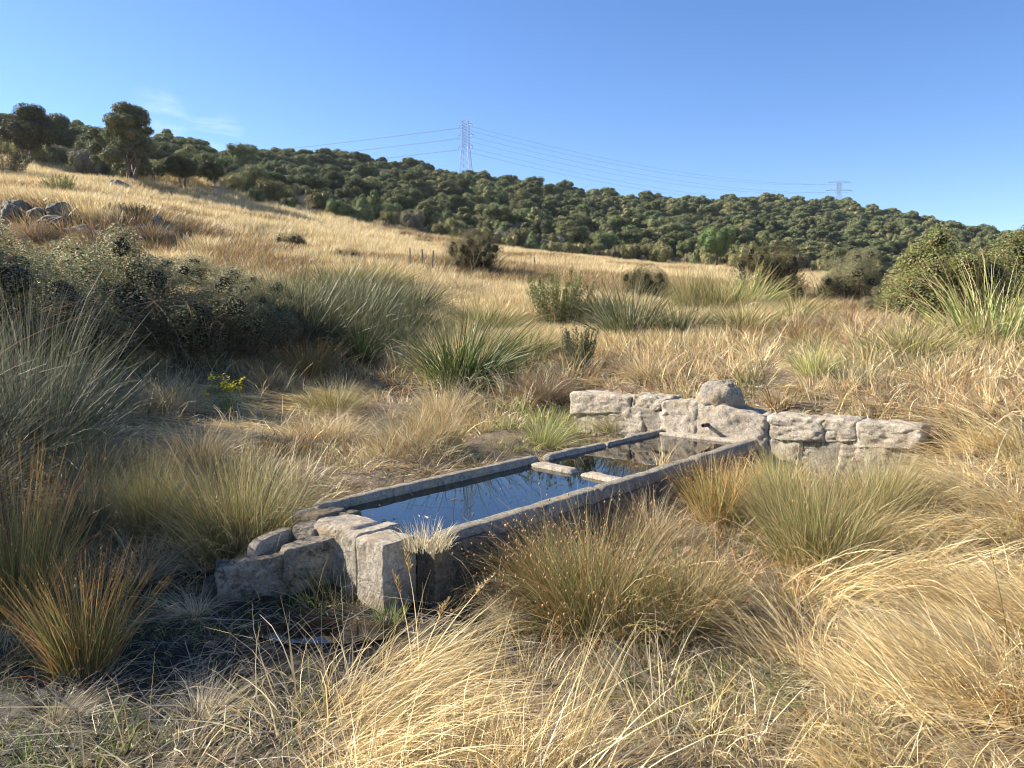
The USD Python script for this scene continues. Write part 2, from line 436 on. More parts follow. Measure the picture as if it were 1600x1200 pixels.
def ground_colour(x, y):
    r = np.hypot(x, y)
    p = np.stack([x, y, np.zeros_like(x)], -1)
    n = meshkit.fbm(p / 1.3, 4, 31)[:, None]
    col = np.array([0.17, 0.13, 0.085]) * (0.45 + 1.1 * n)
    gold = soft(r, 13, 26)[:, None]
    col = col * (1 - gold) + gold * np.array([0.40, 0.29, 0.14]) * (0.8 + 0.4 * n)
    m = np.zeros(len(x)); c = r < 9
    m[c] = mud_amount(x[c], y[c])
    m = m[:, None]
    col = col * (1 - m) + m * np.array([0.024, 0.021, 0.017]) * (0.6 + 0.8 * n)
    bk = shapely.contains_xy(BANK, x, y)[:, None]
    col = np.where(bk, np.array([0.085, 0.062, 0.042]) * (0.5 + n), col)
    f = soft(forest_share(x, y), 0.0, 0.12)[:, None]
    wood = np.array([0.10, 0.095, 0.055]) * (0.6 + 0.8 * meshkit.fbm(p / 6.0, 3, 9)[:, None])
    return col * (1 - f) + f * wood


BANK = shapely.Polygon([tuple(hit(*q)[:2]) for q in ((-60, 312), (40, 318), (130, 345), (170, 362), (200, 338), (268, 346), (290, 375), (330, 405), (250, 410), (-60, 415))])


gcol = ground_colour(gv[:, 0], gv[:, 1])
g = obj('ground', (gv, gf), 'soil', smooth=True, col=gcol)
tag(g, 'dry sloping pasture ground with a patch of black mud', None, None, 'structure')

# ------------------------------------------------------------------ thin summer haze
mat('haze', {'v': ('principled_volume', {'color': (0.80, 0.88, 1.0), 'density': 0.00010, 'anisotropy': 0.3})}, [], volume='v.volume')
hz = trimesh.creation.box(bounds=[[-1700, -1700, float(gz.min()) - 1.0], [1700, 1700, 125.0]])
tag(obj('haze', hz, 'haze'), 'thin blue haze over the far hillside', None, None, 'stuff')

# ------------------------------------------------------------------ stones
def rounded_cell(n=10, r=0.18):
    b = trimesh.creation.box([1, 1, 1])
    k = int(math.log2(n)) + 1
    for _ in range(k):
        b = b.subdivide()
    b.merge_vertices()
    v = b.vertices.copy()
    inner = np.clip(v, -0.5 + r, 0.5 - r)
    d = v - inner
    ln = np.linalg.norm(d, axis=1, keepdims=True)
    v = np.where(ln > 1e-9, inner + d / np.maximum(ln, 1e-9) * r, v)
    return v + 0.5, b.faces


CELLS = {}


def hexstone(c, r=0.18, amp=0.02, freq=4.0, seed=0, n=8):
    """A stone filling the eight corners C: four below, four above, in the same order round."""
    if (n, r) not in CELLS:
        CELLS[(n, r)] = rounded_cell(n, r)
    u, f = CELLS[(n, r)]
    c = np.asarray(c, float)
    x, y, z = u[:, 0:1], u[:, 1:2], u[:, 2:3]
    lo = c[0] * (1 - x) * (1 - y) + c[1] * x * (1 - y) + c[2] * x * y + c[3] * (1 - x) * y
    hi = c[4] * (1 - x) * (1 - y) + c[5] * x * (1 - y) + c[6] * x * y + c[7] * (1 - x) * y
    v = lo * (1 - z) + hi * z
    m = trimesh.Trimesh(v, f, process=False)
    nrm = m.vertex_normals
    d = (meshkit.fbm(v * freq, 3, seed) - 0.5) * 1.6 * amp + (meshkit.fbm(v * freq * 4, 4, seed + 9) - 0.5) * amp * 1.0
    chip = np.abs(meshkit.fbm(v * freq * 0.9, 3, seed + 50) - 0.5)
    d = d - np.clip(0.03 - chip, 0, 1) * amp * 7
    v = v + nrm * d[:, None]
    m = trimesh.Trimesh(v, f, process=False)
    if m.volume < 0:
        m.invert()
    return m


def boulder(loc, size, rz=0.0, seed=0, amp=0.16, n=3, sink=0.3):
    m = trimesh.creation.icosphere(n + 1)
    v = m.vertices.copy()
    d = 1 + (meshkit.fbm(v * 1.2 + seed * 7.3, 3, seed) - 0.5) * amp * 3.2 + (meshkit.fbm(v * 5 + seed, 3, seed + 3) - 0.5) * amp * 0.8
    # a few planed faces
    r = np.random.default_rng(seed)
    v = v * d[:, None]
    for _ in range(5):
        nn = r.normal(size=3); nn /= np.linalg.norm(nn); k = r.uniform(0.72, 0.9)
        over = np.maximum(v @ nn - k, 0)
        v = v - over[:, None] * nn * 0.85
    v = v * np.asarray(size)
    c, s = math.cos(rz), math.sin(rz)
    v = v @ np.array([[c, s, 0], [-s, c, 0], [0, 0, 1]])
    v = v + np.asarray(loc) + [0, 0, size[2] * (1 - 2 * sink) * 0.5]
    return trimesh.Trimesh(v, m.faces, process=False)


def L(s, w, z):
    """Trough frame to world: s along from the near end, w across (0 = inner face of the near side), z up."""
    p = B + TD * s + TW * w
    return np.array([p[0], p[1], z])


def block(s0, s1, w0, w1, z0, z1, **k):
    return hexstone([L(s0, w0, z0), L(s1, w0, z0), L(s1, w1, z0), L(s0, w1, z0), L(s0, w0, z1), L(s1, w0, z1), L(s1, w1, z1), L(s0, w1, z1)], **k)


# widths measured at both ends of the water
NEARW, FARW = -float(np.dot(A - B, -TW)), -float(np.dot(Cc - D, -TW))
LEN = float(np.dot(D - B, TD))
WN, WF = -abs(np.dot(A - B, TW)), -abs(np.dot(Cc - D, TW))
SL0, SL1 = float(np.dot(A - B, TD)), float(np.dot(Cc - B, TD))
RT = WZ + 0.052                                                      # top of the rims
_r1, _r2 = on_z(690, 825, RT), on_z(1130, 697, RT)                   # the inner edge of the near rim, as seen
_s1, _w1 = float(np.dot(_r1 - B, TD)), float(np.dot(_r1 - B, TW)); _s2, _w2 = float(np.dot(_r2 - B, TD)), float(np.dot(_r2 - B, TW))
wr = lambda s: _w1 + (_w2 - _w1) * (s - _s1) / (_s2 - _s1)           # inner face of the right side
wl = lambda s: WN + (float(np.dot(Cc - B, TW)) - WN) * (s - SL0) / (SL1 - SL0)   # inner face of the left side


def beam(f_in, s0, s1, width, z0, z1, outward, seed, drop=0.0, n=60, rough=0.012):
    """A long rim stone with a rounded back: a profile carried along the trough's side."""
    prof = []
    for t in np.linspace(0, 1, 15):
        a = t * math.pi
        prof.append((width * 0.5 - width * 0.5 * math.copysign(abs(math.cos(a)) ** 0.55, math.cos(a)), z0 + (z1 - z0) * (0.25 + 0.75 * abs(math.sin(a)) ** 0.6)))
    prof = [(0, z0)] + prof + [(width, z0)]
    prof = np.array(prof)
    ss = np.linspace(s0, s1, n)
    v = []
    for s in ss:
        e = min(abs(s - s0), abs(s - s1))
        k = 1 - 0.25 * math.exp(-e / 0.02)
        for w, z in prof:
            ww = width / 2 + (w - width / 2) * k
            v.append(L(s, f_in(s) + outward * ww, z0 + (z - z0) * k - drop * (s - s0)))
    v = np.array(v); m = len(prof)
    f = []
    for i in range(n - 1):
        for j in range(m):
            a, b = i * m + j, i * m + (j + 1) % m
            f += [[a, b, b + m], [a, b + m, a + m]]
    c0, c1 = len(v), len(v) + 1
    v = np.vstack([v, v[:m].mean(0), v[-m:].mean(0)])
    for j in range(m):
        f += [[c0, (j + 1) % m, j], [c1, (n - 1) * m + j, (n - 1) * m + (j + 1) % m]]
    t = trimesh.Trimesh(v, np.array(f), process=False)
    if t.volume < 0:
        t.invert()
    d = (meshkit.fbm(v * 3.0, 3, seed) - 0.5) * rough * 2.2 + (meshkit.fbm(v * 13, 3, seed + 4) - 0.5) * rough * 1.3
    t = trimesh.Trimesh(v + t.vertex_normals * d[:, None], t.faces, process=False)
    return t


trough = thing('stone_trough', 'long weathered granite cattle trough brimming with still water', 'trough')
# near side rim in three lengths, far side rim in three
for k, (s0, s1) in enumerate(((0.02, 1.62), (1.625, 3.1), (3.105, LEN + 0.02))):
    obj('rim_stone', beam(wr, s0, s1, 0.135, RT - 0.11, RT + 0.004 * k, +1, 60 + k, rough=0.009), 'granite_rim', trough, smooth=50)
for k, (s0, s1) in enumerate(((SL0 - 0.15, 2.32), (2.45, 3.4), (3.41, SL1 + 0.12))):
    obj('rim_stone', beam(wl, s0, s1, 0.105, RT - 0.16, RT + 0.006 - (0.0 if k == 0 else 0.015), -1, 70 + k, rough=0.012 if k == 0 else 0.022), 'granite_rim', trough, smooth=50)
# side blocks under the near rim, standing a little proud so their tops make a ledge
for k, (s0, s1, top) in enumerate(((-0.075, 0.37, -0.045), (0.385, 1.05, -0.085), (1.06, 1.45, -0.08), (1.46, 2.2, -0.085), (2.21, 2.95, -0.085), (2.96, 3.7, -0.082), (3.71, LEN + 0.05, -0.085))):
    c = (wr(s0) + wr(s1)) / 2
    obj('side_block', block(s0, s1, c + 0.0, c + 0.165, -0.15, RT + top, r=0.07, amp=0.016, freq=5, seed=80 + k, n=16), 'granite_damp_shade', trough, smooth=50)  # damp stone, darkened so the side's shade sits in its colour
for k, (s0, s1) in enumerate(((SL0, 1.2), (1.21, 2.6), (2.61, SL1))):
    c = (wl(s0) + wl(s1)) / 2
    obj('side_block', block(s0, s1, c - 0.15, c - 0.01, -0.15, RT - 0.155, r=0.07, amp=0.012, freq=5, seed=90 + k), 'granite_damp_shade', trough, smooth=50)
# the near end: round-backed end stone, corner post with its groove
obj('end_stone', block(-0.25, 0.03, -0.46, -0.06, -0.15, WZ + 0.055, r=0.18, amp=0.02, freq=4, seed=100, n=16), 'granite', trough, smooth=50)
obj('corner_post', block(-0.30, -0.06, 0.05, 0.285, -0.15, WZ + 0.045, r=0.05, amp=0.012, freq=6, seed=101, n=16), 'granite', trough, smooth=50)
obj('corner_post', block(-0.285, 0.05, -0.07, 0.035, -0.15, WZ + 0.05, r=0.09, amp=0.012, freq=6, seed=102, n=16), 'granite', trough, smooth=50)
obj('end_stone', block(SL0 - 0.26, SL0 - 0.01, WN - 0.12, WN + 0.16, -0.1, WZ + 0.035, r=0.12, amp=0.02, freq=5, seed=103, n=16), 'granite_damp_shade', trough, smooth=50)
obj('end_stone', block(SL0 - 0.10, SL0 + 0.03, WN + 0.12, -0.45, -0.1, WZ + 0.02, r=0.12, amp=0.02, freq=5, seed=108), 'granite_damp_shade', trough, smooth=50)
# the far end: a low ledge at the foot of the headwall
obj('end_stone', block(LEN - 0.03, LEN + 0.20, wl(SL1) - 0.02, wr(LEN) + 0.05, -0.1, WZ + 0.03, r=0.1, amp=0.015, freq=4, seed=104, n=16), 'granite', trough, smooth=50)
# the floor of the trough
obj('trough_floor', block(-0.05, LEN + 0.1, WN - 0.05, 0.3, -0.2, -0.02, r=0.05, amp=0.02, freq=3, seed=105), 'granite_damp_shade', trough, smooth=50)
# the two halves of the divider, with the gap between them


def pix_block(p0, p1, z0, z1, width, **k):
    a, b = on_z(*p0, z1), on_z(*p1, z1)
    d = b - a; d /= np.linalg.norm(d)
    n = np.array([-d[1], d[0], 0]) * width
    a0, b0 = a.copy(), b.copy(); a0[2] = b0[2] = z0
    return hexstone([a0, b0, b0 + n, a0 + n, a, b, b + n, a + n], **k)


obj('divider_stone', pix_block((826, 722), (894, 734), -0.1, WZ + 0.035, 0.12, r=0.16, amp=0.012, freq=6, seed=106), 'granite', trough, smooth=50)
obj('divider_stone', pix_block((902, 737), (972, 752), -0.1, WZ + 0.03, 0.13, r=0.16, amp=0.012, freq=6, seed=107), 'granite', trough, smooth=50)

# the water in the trough
wv = [L(-0.06, WN - 0.04, WZ), L(-0.06, wr(0) + 0.05, WZ), L(LEN + 0.08, wr(LEN) + 0.05, WZ), L(LEN + 0.08, wl(LEN) - 0.05, WZ)]
w = obj('trough_water', (np.array(wv), np.array([[0, 1, 2], [0, 2, 3]])), 'water')
tag(w, 'still dark water in the long trough mirroring the blue sky', None, None, 'structure')

# ------------------------------------------------------------------ headwall across the far end
WP = L(LEN + 0.17, 0, 0)                                              # a point of its front plane


def on_wall(px, py, back=0.0):
    d = cam_dir(px, py)
    t = np.dot(WP + TD * back - C0, TD) / np.dot(d, TD)
    return C0 + d * t


wall = thing('headwall', 'low rough granite headwall across the far end of the trough', 'wall')


def wall_stone(tl, tr, br, bl, thick=0.36, front=0.0, **k):
    c = [on_wall(*bl), on_wall(*br), on_wall(*br) + TD * thick, on_wall(*bl) + TD * thick, on_wall(*tl), on_wall(*tr), on_wall(*tr) + TD * thick, on_wall(*tl) + TD * thick]
    return hexstone(np.array(c) - TD * front, **k)


WS = [((891, 613), (986, 619), (985, 646), (891, 647), 0.02), ((982, 619), (1040, 624), (1036, 643), (984, 645), 0.0), ((892, 645), (952, 646), (956, 690), (892, 690), 0.0), ((948, 645), (1012, 644), (1016, 700), (950, 695), 0.01),
      ((1006, 643), (1042, 641), (1040, 705), (1008, 700), -0.01), ((1034, 627), (1092, 624), (1094, 706), (1030, 700), 0.05), ((1087, 626), (1208, 645), (1212, 720), (1086, 710), 0.06),
      ((1200, 648), (1290, 655), (1282, 688), (1202, 690), 0.03), ((1284, 655), (1346, 660), (1350, 692), (1278, 690), 0.01), ((1340, 660), (1441, 667), (1440, 703), (1338, 700), 0.03),
      ((1384, 700), (1438, 702), (1434, 760), (1380, 760), 0.0), ((1310, 689), (1390, 695), (1388, 770), (1306, 768), 0.0), ((1242, 688), (1316, 690), (1312, 768), (1240, 760), -0.01), ((1196, 686), (1248, 688), (1246, 760), (1196, 750), 0.01)]
_jr = np.random.default_rng(17)
for k, (tl, tr, br, bl, fr) in enumerate(WS):
    tl, tr, br, bl = [(q[0] + _jr.uniform(-9, 9), q[1] + _jr.uniform(-4, 4)) if k not in (0, 9) else q for q in (tl, tr, br, bl)]
    obj('stone', wall_stone(tl, tr, br, bl, front=fr, r=0.13 if k in (5, 6) else 0.08, amp=0.045, freq=3.6, seed=120 + k, n=16), 'granite', wall, smooth=60)
for k, (qx, qy, qw) in enumerate(((958, 618, 34), (1010, 622, 26), (1248, 650, 30), (1318, 657, 36), (1400, 664, 30))):
    c_ = on_wall(qx, qy, 0.14 + 0.05 * (k % 3))
    obj('stone', boulder(c_ - [0, 0, 0.015], (qw * 0.0042, 0.10, 0.045), -0.86, 40 + k, 0.22, 3, 0.4), 'granite', wall, smooth=60)
# mortar core behind the faces
obj('mortar', wall_stone((900, 628), (1430, 676), (1428, 765), (900, 705), thick=0.28, front=-0.006, r=0.05, amp=0.02, freq=9, seed=140, n=32), 'granite_rim', wall, smooth=60)
bc = on_wall(1125, 634, 0.18)
obj('cap_boulder', boulder(bc - [0, 0, 0.04], (0.285, 0.22, 0.265), -0.75, 8, 0.2, 4, 0.32), 'granite_rim', wall, smooth=60)
# the iron spout
s0 = on_wall(1110, 664); s1 = s0 - TD * 0.17 + np.array([0, 0, 0.012])
ring = []
pipe = trimesh.creation.cylinder(radius=0.021, segment=[s0 + TD * 0.1, s1], sections=14)
bore = trimesh.creation.cylinder(radius=0.015, segment=[s0 + TD * 0.02, s1 - TD * 0.02], sections=14)
obj('spout', trimesh.boolean.difference([pipe, bore], engine='manifold'), 'iron', wall, smooth=40)

# ------------------------------------------------------------------ overflow basin on the left of the near end
basin = thing('overflow_basin', 'small low stone basin full of silt beside the near end of the trough', 'basin')


def pix_stone(tl, tr, z0, zt, depth, **k):
    """A kerb stone whose front top edge runs between two places of the photograph."""
    za, zb = zt if isinstance(zt, tuple) else (zt, zt)
    a, b = on_z(*tl, za), on_z(*tr, zb)
    d = b - a; d[2] = 0; d /= np.linalg.norm(d)
    n = np.array([-d[1], d[0], 0]) * depth
    a0, b0 = a.copy(), b.copy(); a0[2] = b0[2] = z0
    return hexstone([a0, b0, b0 + n, a0 + n, a, b, b + n, a + n], **k)


obj('kerb_stone', pix_stone((336, 888), (447, 865), -0.1, (0.19, 0.235), 0.15, r=0.07, amp=0.028, freq=5, seed=150, n=16), 'granite_wet', basin, smooth=60)
obj('kerb_stone', pix_stone((443, 862), (556, 834), -0.1, (0.25, 0.30), 0.15, r=0.07, amp=0.03, freq=5, seed=152, n=16), 'granite_wet', basin, smooth=60)
obj('kerb_stone', pix_stone((404, 848), (470, 822), 0.0, 0.285, 0.1, r=0.2, amp=0.016, freq=6, seed=153, n=8), 'granite', basin, smooth=60)
obj('kerb_stone', pix_stone((488, 828), (540, 815), 0.0, 0.32, 0.22, r=0.16, amp=0.02, freq=6, seed=154, n=16), 'granite_rim', basin, smooth=60)
obj('kerb_stone', pix_stone((312, 905), (346, 890), -0.1, (0.10, 0.17), 0.2, r=0.2, amp=0.02, freq=6, seed=155, n=8), 'granite_damp_shade', basin, smooth=60)
bq = [on_z(350, 878, 0.215), on_z(545, 838, 0.215), on_z(535, 806, 0.215), on_z(400, 842, 0.215)]
bed = shapely.Polygon([p[:2] for p in bq])
bm = trimesh.creation.extrude_polygon(bed, 0.1, engine='earcut'); bm.apply_translation([0, 0, 0.08])
obj('silt_bed', bm, 'granite_damp_shade', basin)
bwv = np.array(bq) + [0, 0, -0.02]
w = obj('basin_water', (bwv, np.array([[0, 1, 2], [0, 2, 3]])), 'muddy_water')
tag(w, 'thin film of brown water lying in the small overflow basin', None, None, 'structure')

# muddy puddle below the basin
pc = on_z(505, 985, 0.0)
ang = np.linspace(0, 2 * math.pi, 60, endpoint=False)
pr = 0.9 + 0.35 * (meshkit.fbm(np.stack([np.cos(ang), np.sin(ang), ang * 0], 1) * 1.7, 3, 4) - 0.5)
pv = np.stack([pc[0] + np.cos(ang) * 0.42 * pr, pc[1] + np.sin(ang) * 0.17 * pr, np.full(60, -0.004)], 1)
pv = np.vstack([pv, [pc[0], pc[1], -0.004]])
w = obj('puddle', (pv, np.array([[60, k, (k + 1) % 60] for k in range(60)])), 'muddy_water')
tag(w, 'shallow brown puddle in the black mud below the trough', None, None, 'structure')

# ------------------------------------------------------------------ blades
STRAW = [(0.62, 0.47, 0.22), (0.68, 0.55, 0.30), (0.52, 0.38, 0.17), (0.60, 0.50, 0.28)]
PALE = [(0.64, 0.55, 0.36), (0.70, 0.61, 0.41), (0.55, 0.47, 0.31), (0.46, 0.38, 0.24)]
TAN = [(0.42, 0.31, 0.16), (0.50, 0.38, 0.20), (0.34, 0.245, 0.12), (0.54, 0.43, 0.25), (0.28, 0.20, 0.10)]
RUST = [(0.46, 0.23, 0.08), (0.50, 0.29, 0.11), (0.30, 0.15, 0.06), (0.42, 0.31, 0.16)]
GREEN = [(0.058, 0.092, 0.02), (0.08, 0.115, 0.027), (0.045, 0.068, 0.017), (0.12, 0.14, 0.045)]
OLIVE = [(0.20, 0.215, 0.065), (0.26, 0.255, 0.085), (0.15, 0.17, 0.055), (0.34, 0.30, 0.13)]
GREY = [(0.13, 0.145, 0.085), (0.18, 0.185, 0.115), (0.10, 0.12, 0.065), (0.24, 0.23, 0.16)]
DEAD = [(0.28, 0.245, 0.185), (0.36, 0.32, 0.25), (0.20, 0.165, 0.12), (0.44, 0.39, 0.30)]
LUSH = [(0.19, 0.26, 0.06), (0.26, 0.31, 0.085), (0.13, 0.18, 0.04), (0.36, 0.36, 0.14)]


def blades(n, base, length, az, tilt, droop, width, palette, seg=4, tip=None, seed=0, bend_p=1.6, wig=0.0):
    """N ribbons. base (n,3) or radius; length, az, tilt, droop are arrays; tilt and droop in radians from upright."""
    r = np.random.default_rng(seed)
    t = np.linspace(0, 1, seg + 1)
    th = tilt[:, None] + droop[:, None] * t[None] ** bend_p
    a = az[:, None] + wig * r.normal(size=(n, 1)) * t[None] ** 2
    dl = length[:, None] / seg
    mid = 0.5 * (th[:, 1:] + th[:, :-1]); am = 0.5 * (a[:, 1:] + a[:, :-1])
    step = np.stack([np.sin(mid) * np.cos(am), np.sin(mid) * np.sin(am), np.cos(mid)], -1) * dl[..., None]
    pos = np.concatenate([np.zeros((n, 1, 3)), np.cumsum(step, 1)], 1) + base[:, None, :]
    tw = r.uniform(0, math.pi, n)
    side = np.stack([-np.sin(az), np.cos(az), np.zeros(n)], -1) * np.cos(tw)[:, None] + np.stack([np.cos(az) * np.cos(tilt), np.sin(az) * np.cos(tilt), -np.sin(tilt)], -1) * np.sin(tw)[:, None]
    wd = width[:, None] * 0.5 * (1 - 0.85 * t[None] ** 1.5)
    lft, rgt = pos - side[:, None] * wd[..., None], pos + side[:, None] * wd[..., None]
    v = np.stack([lft, rgt], 2).reshape(n, -1, 3)
    m = 2 * (seg + 1)
    f0 = []
    for s in range(seg):
        k = 2 * s
        f0 += [[k, k + 1, k + 3], [k, k + 3, k + 2]]
    f = (np.array(f0)[None] + (np.arange(n) * m)[:, None, None]).reshape(-1, 3)
    pal = np.array(palette)
    c = pal[r.integers(0, len(pal), n)] * r.uniform(0.6, 1.3, (n, 1))
    cc = np.repeat(c[:, None], seg + 1, 1)
    if tip is not None:
        tp = np.array(tip)[r.integers(0, len(tip), n)]
        k = (np.clip((t - 0.62) / 0.35, 0, 1))[None, :, None] * r.uniform(0.5, 1.0, (n, 1, 1))
        cc = cc * (1 - k) + tp[:, None] * k
    cc = np.repeat(cc, 2, 1).reshape(n, -1, 3)
    return v.reshape(-1, 3), f, cc.reshape(-1, 3)


def join(parts):
    vs, fs, cs, n = [], [], [], 0
    for v, f, c in parts:
        vs.append(v); fs.append(f + n); cs.append(c); n += len(v)
    return np.vstack(vs), np.vstack(fs), np.vstack(cs)


def disc(r, n, radius, power=0.5):
    a = r.uniform(0, 2 * math.pi, n); q = radius * r.uniform(0, 1, n) ** power
    return np.stack([q * np.cos(a), q * np.sin(a), np.zeros(n)], 1), a


def clump(seed, n, radius, lmin, lmax, tilt, droop, width, palette, tip=None, comb=None, seg=4, bend_p=1.6, wig=0.3):
    """A tuft of grass: blades leaning outwards, or combed one way (comb = spread in radians about +x)."""
    r = np.random.default_rng(seed)
    b, a = disc(r, n, radius)
    b[:, 2] = -0.03
    az = a + r.normal(size=n) * 0.7 if comb is None else r.normal(size=n) * comb
    return blades(n, b, r.uniform(lmin, lmax, n), az, np.abs(r.normal(size=n)) * tilt[1] + tilt[0], r.uniform(droop[0], droop[1], n), r.uniform(0.7, 1.3, n) * width, palette, seg, tip, seed + 1, bend_p, wig)


def tussock(seed, n, height, spread, palette, tip=None, width=0.005, droop=(0.1, 0.9), base=0.16, seg=5, lean=(0, 0), flat=1.0):
    """A rush tussock in unit scale: many stems fanning from a narrow foot, the outer ones arching over."""
    r = np.random.default_rng(seed)
    b, a = disc(r, n, base)
    b[:, :2] += r.normal(size=(n, 2)) * base * 0.25
    q = np.clip(np.hypot(b[:, 0], b[:, 1]) / base, 0, 1.4)
    tilt = spread * (q ** 0.8) * r.uniform(0.3, 1.3, n)
    hx, hy = np.sin(tilt) * np.cos(a) + lean[0], np.sin(tilt) * np.sin(a) + lean[1]
    az = np.arctan2(hy, hx) + r.normal(size=n) * 0.45
    tilt = np.arctan2(np.hypot(hx, hy), np.cos(tilt))
    b[:, 2] = -0.05
    ln = height * r.beta(2.6, 1.4, n) * 1.2
    drp = r.uniform(droop[0], droop[1], n) * (0.35 + q * 0.8)
    bent = r.uniform(size=n) < 0.06
    drp[bent] += r.uniform(0.8, 1.6, bent.sum())
    return blades(n, b, ln, az, tilt, drp, r.uniform(0.6, 1.4, n) * width, palette, seg, tip, seed + 1, 1.9, 0.3)


def seed_heads(v, f, c, seg, share, size, palette, seed):
    """Small brown flower heads a little below the tips of some of the stems of a tussock."""
    r = np.random.default_rng(seed)
    m = 2 * (seg + 1)
    n = len(v) // m
    pick = np.nonzero(r.uniform(size=n) < share)[0]
    vv = v.reshape(n, seg + 1, 2, 3).mean(2)
    k = seg - 1
    p = vv[pick, k] * 0.5 + vv[pick, seg] * 0.5
    o = trimesh.creation.icosahedron()
    ov, of = o.vertices, o.faces
    s = size * r.uniform(0.6, 1.4, (len(pick), 1, 1))
    jit = r.normal(size=(len(pick), 3)) * size * 0.5
    V = (p + jit)[:, None] + ov[None] * s * np.array([1, 1, 1.3])
    F = (of[None] + (np.arange(len(pick)) * len(ov))[:, None, None]).reshape(-1, 3)
    C = np.repeat(np.array(palette)[r.integers(0, len(palette), len(pick))] * r.uniform(0.7, 1.2, (len(pick), 1)), len(ov), 0)
    return V.reshape(-1, 3), F, C


def rush_kind(key, seed, n, spread, palette, tip=None, width=0.006, droop=(0.1, 0.9), base=0.16, lean=(0, 0), dead=0.15, dead_pal=PALE, heads=0.0, head_pal=RUST, head_size=0.006, mat_='rush'):
    def build(prim):
        nd = int(n * dead)
        st = tussock(seed, n - nd, 1.0, spread, palette, tip, width, droop, base, 5, lean)
        obj('stems', st[:2], mat_, prim, col=st[2])
        if nd:
            dd = tussock(seed + 5, nd, 0.95, spread * 1.25, dead_pal, None, width, (droop[0] + 0.3, droop[1] + 0.9), base * 1.15, 5, lean)
            obj('dead_stems', dd[:2], 'straw', prim, col=dd[2])
        if heads:
            hd = seed_heads(*st, 5, heads, head_size, head_pal, seed + 8)
            tag(obj('seed_heads', hd[:2], mat_, prim, col=hd[2]), kind='stuff')
    return kind_of(key, 'rush_tussock', build)


RK = {
    'grey_far': rush_kind('grey_far', 221, 800, 1.05, [(0.12, 0.13, 0.055), (0.155, 0.16, 0.075), (0.085, 0.10, 0.04), (0.21, 0.20, 0.115)], None, 0.011, (0.1, 1.0), 0.3, dead=0.1, dead_pal=DEAD),
    'green_far': rush_kind('green_far', 222, 1000, 1.2, GREEN, None, 0.010, (0.1, 1.0), 0.3, (0.25, 0.0), 0.1),
    'olive_far': rush_kind('olive_far', 224, 800, 0.85, OLIVE, TAN, 0.010, (0.1, 0.9), 0.36, dead=0.25, dead_pal=TAN),
    'lush_far': rush_kind('lush_far', 225, 600, 0.9, LUSH, STRAW, 0.010, (0.1, 0.9), 0.3, (0.2, 0.1), 0.3, STRAW),
    'tan_far': rush_kind('tan_far', 226, 700, 1.0, TAN, PALE, 0.010, (0.3, 1.4), 0.36, dead=0.3, dead_pal=PALE, mat_='straw'),
    'brown': rush_kind('brown', 214, 1100, 1.0, RUST[2:] + DEAD[2:3] + TAN[2:3], None, 0.007, (0.3, 1.2), 0.3, dead=0.3, dead_pal=DEAD, mat_='straw'),
    'grey': rush_kind('grey', 201, 1500, 1.0, GREY, None, 0.0055, (0.1, 1.0), 0.28, dead=0.12, dead_pal=DEAD),
    'green': rush_kind('green', 202, 1700, 1.15, GREEN, None, 0.006, (0.1, 0.9), 0.22, (0.25, 0.0), 0.12),
    'rust': rush_kind('rust', 203, 900, 0.5, OLIVE[:3] + RUST[1:2], RUST[:2], 0.006, (0.05, 0.5), 0.2, dead=0.2, dead_pal=RUST, heads=0.5),
    'olive': rush_kind('olive', 204, 1500, 0.75, OLIVE, TAN, 0.005, (0.1, 0.9), 0.34, dead=0.35, dead_pal=TAN, heads=0.15),
    'lush': rush_kind('lush', 205, 900, 0.85, LUSH, STRAW, 0.006, (0.1, 0.9), 0.25, (0.2, 0.1), 0.35, STRAW),
    'tan': rush_kind('tan', 206, 1300, 0.95, TAN, PALE, 0.005, (0.3, 1.4), 0.36, dead=0.35, dead_pal=PALE, mat_='straw'),
    'mixed': rush_kind('mixed', 207, 2400, 1.05, OLIVE[2:3] + OLIVE + GREEN[3:] + TAN[2:3] + RUST[2:3], RUST + TAN[2:], 0.005, (0.1, 1.4), 0.42, (0.0, 0.0), 0.25, TAN + RUST, 0.45, [(0.30, 0.18, 0.08), (0.40, 0.25, 0.11)], 0.008),
    'straw': rush_kind('straw', 208, 60, 0.26, STRAW, PALE, 0.006, (0.05, 0.4), 0.10, (0.42, 0.05), 0.0, mat_='straw'),
    'wispy': rush_kind('wispy', 209, 500, 1.1, PALE, None, 0.004, (0.4, 1.3), 0.15, (-0.4, -0.1), 0.2, DEAD, mat_='straw'),
}


def tuss(key, px, py, wpx, hpx, label, rz=0.0, group=None, cat='rush tussock'):
    p = hit(px, py)
    k = np.linalg.norm(p - C0) / 1200
    h = hpx * k * (1.12 if py < 600 else 1.0)
    # the natural half width of the kind, in units of its height
    nat = {'grey_far': 0.85, 'green_far': 0.95, 'olive_far': 0.7, 'lush_far': 0.8, 'tan_far': 0.85, 'brown': 0.85, 'grey': 0.85, 'green': 0.95, 'rust': 0.45, 'olive': 0.7, 'lush': 0.8, 'tan': 0.85, 'mixed': 0.85, 'straw': 0.7, 'wispy': 0.9}[key]
    sx = max(0.25 * h, min(2.2 * h, wpx * k / 2 / nat))
    return RK[key](label, cat, p, rz, (sx, sx, h), group)


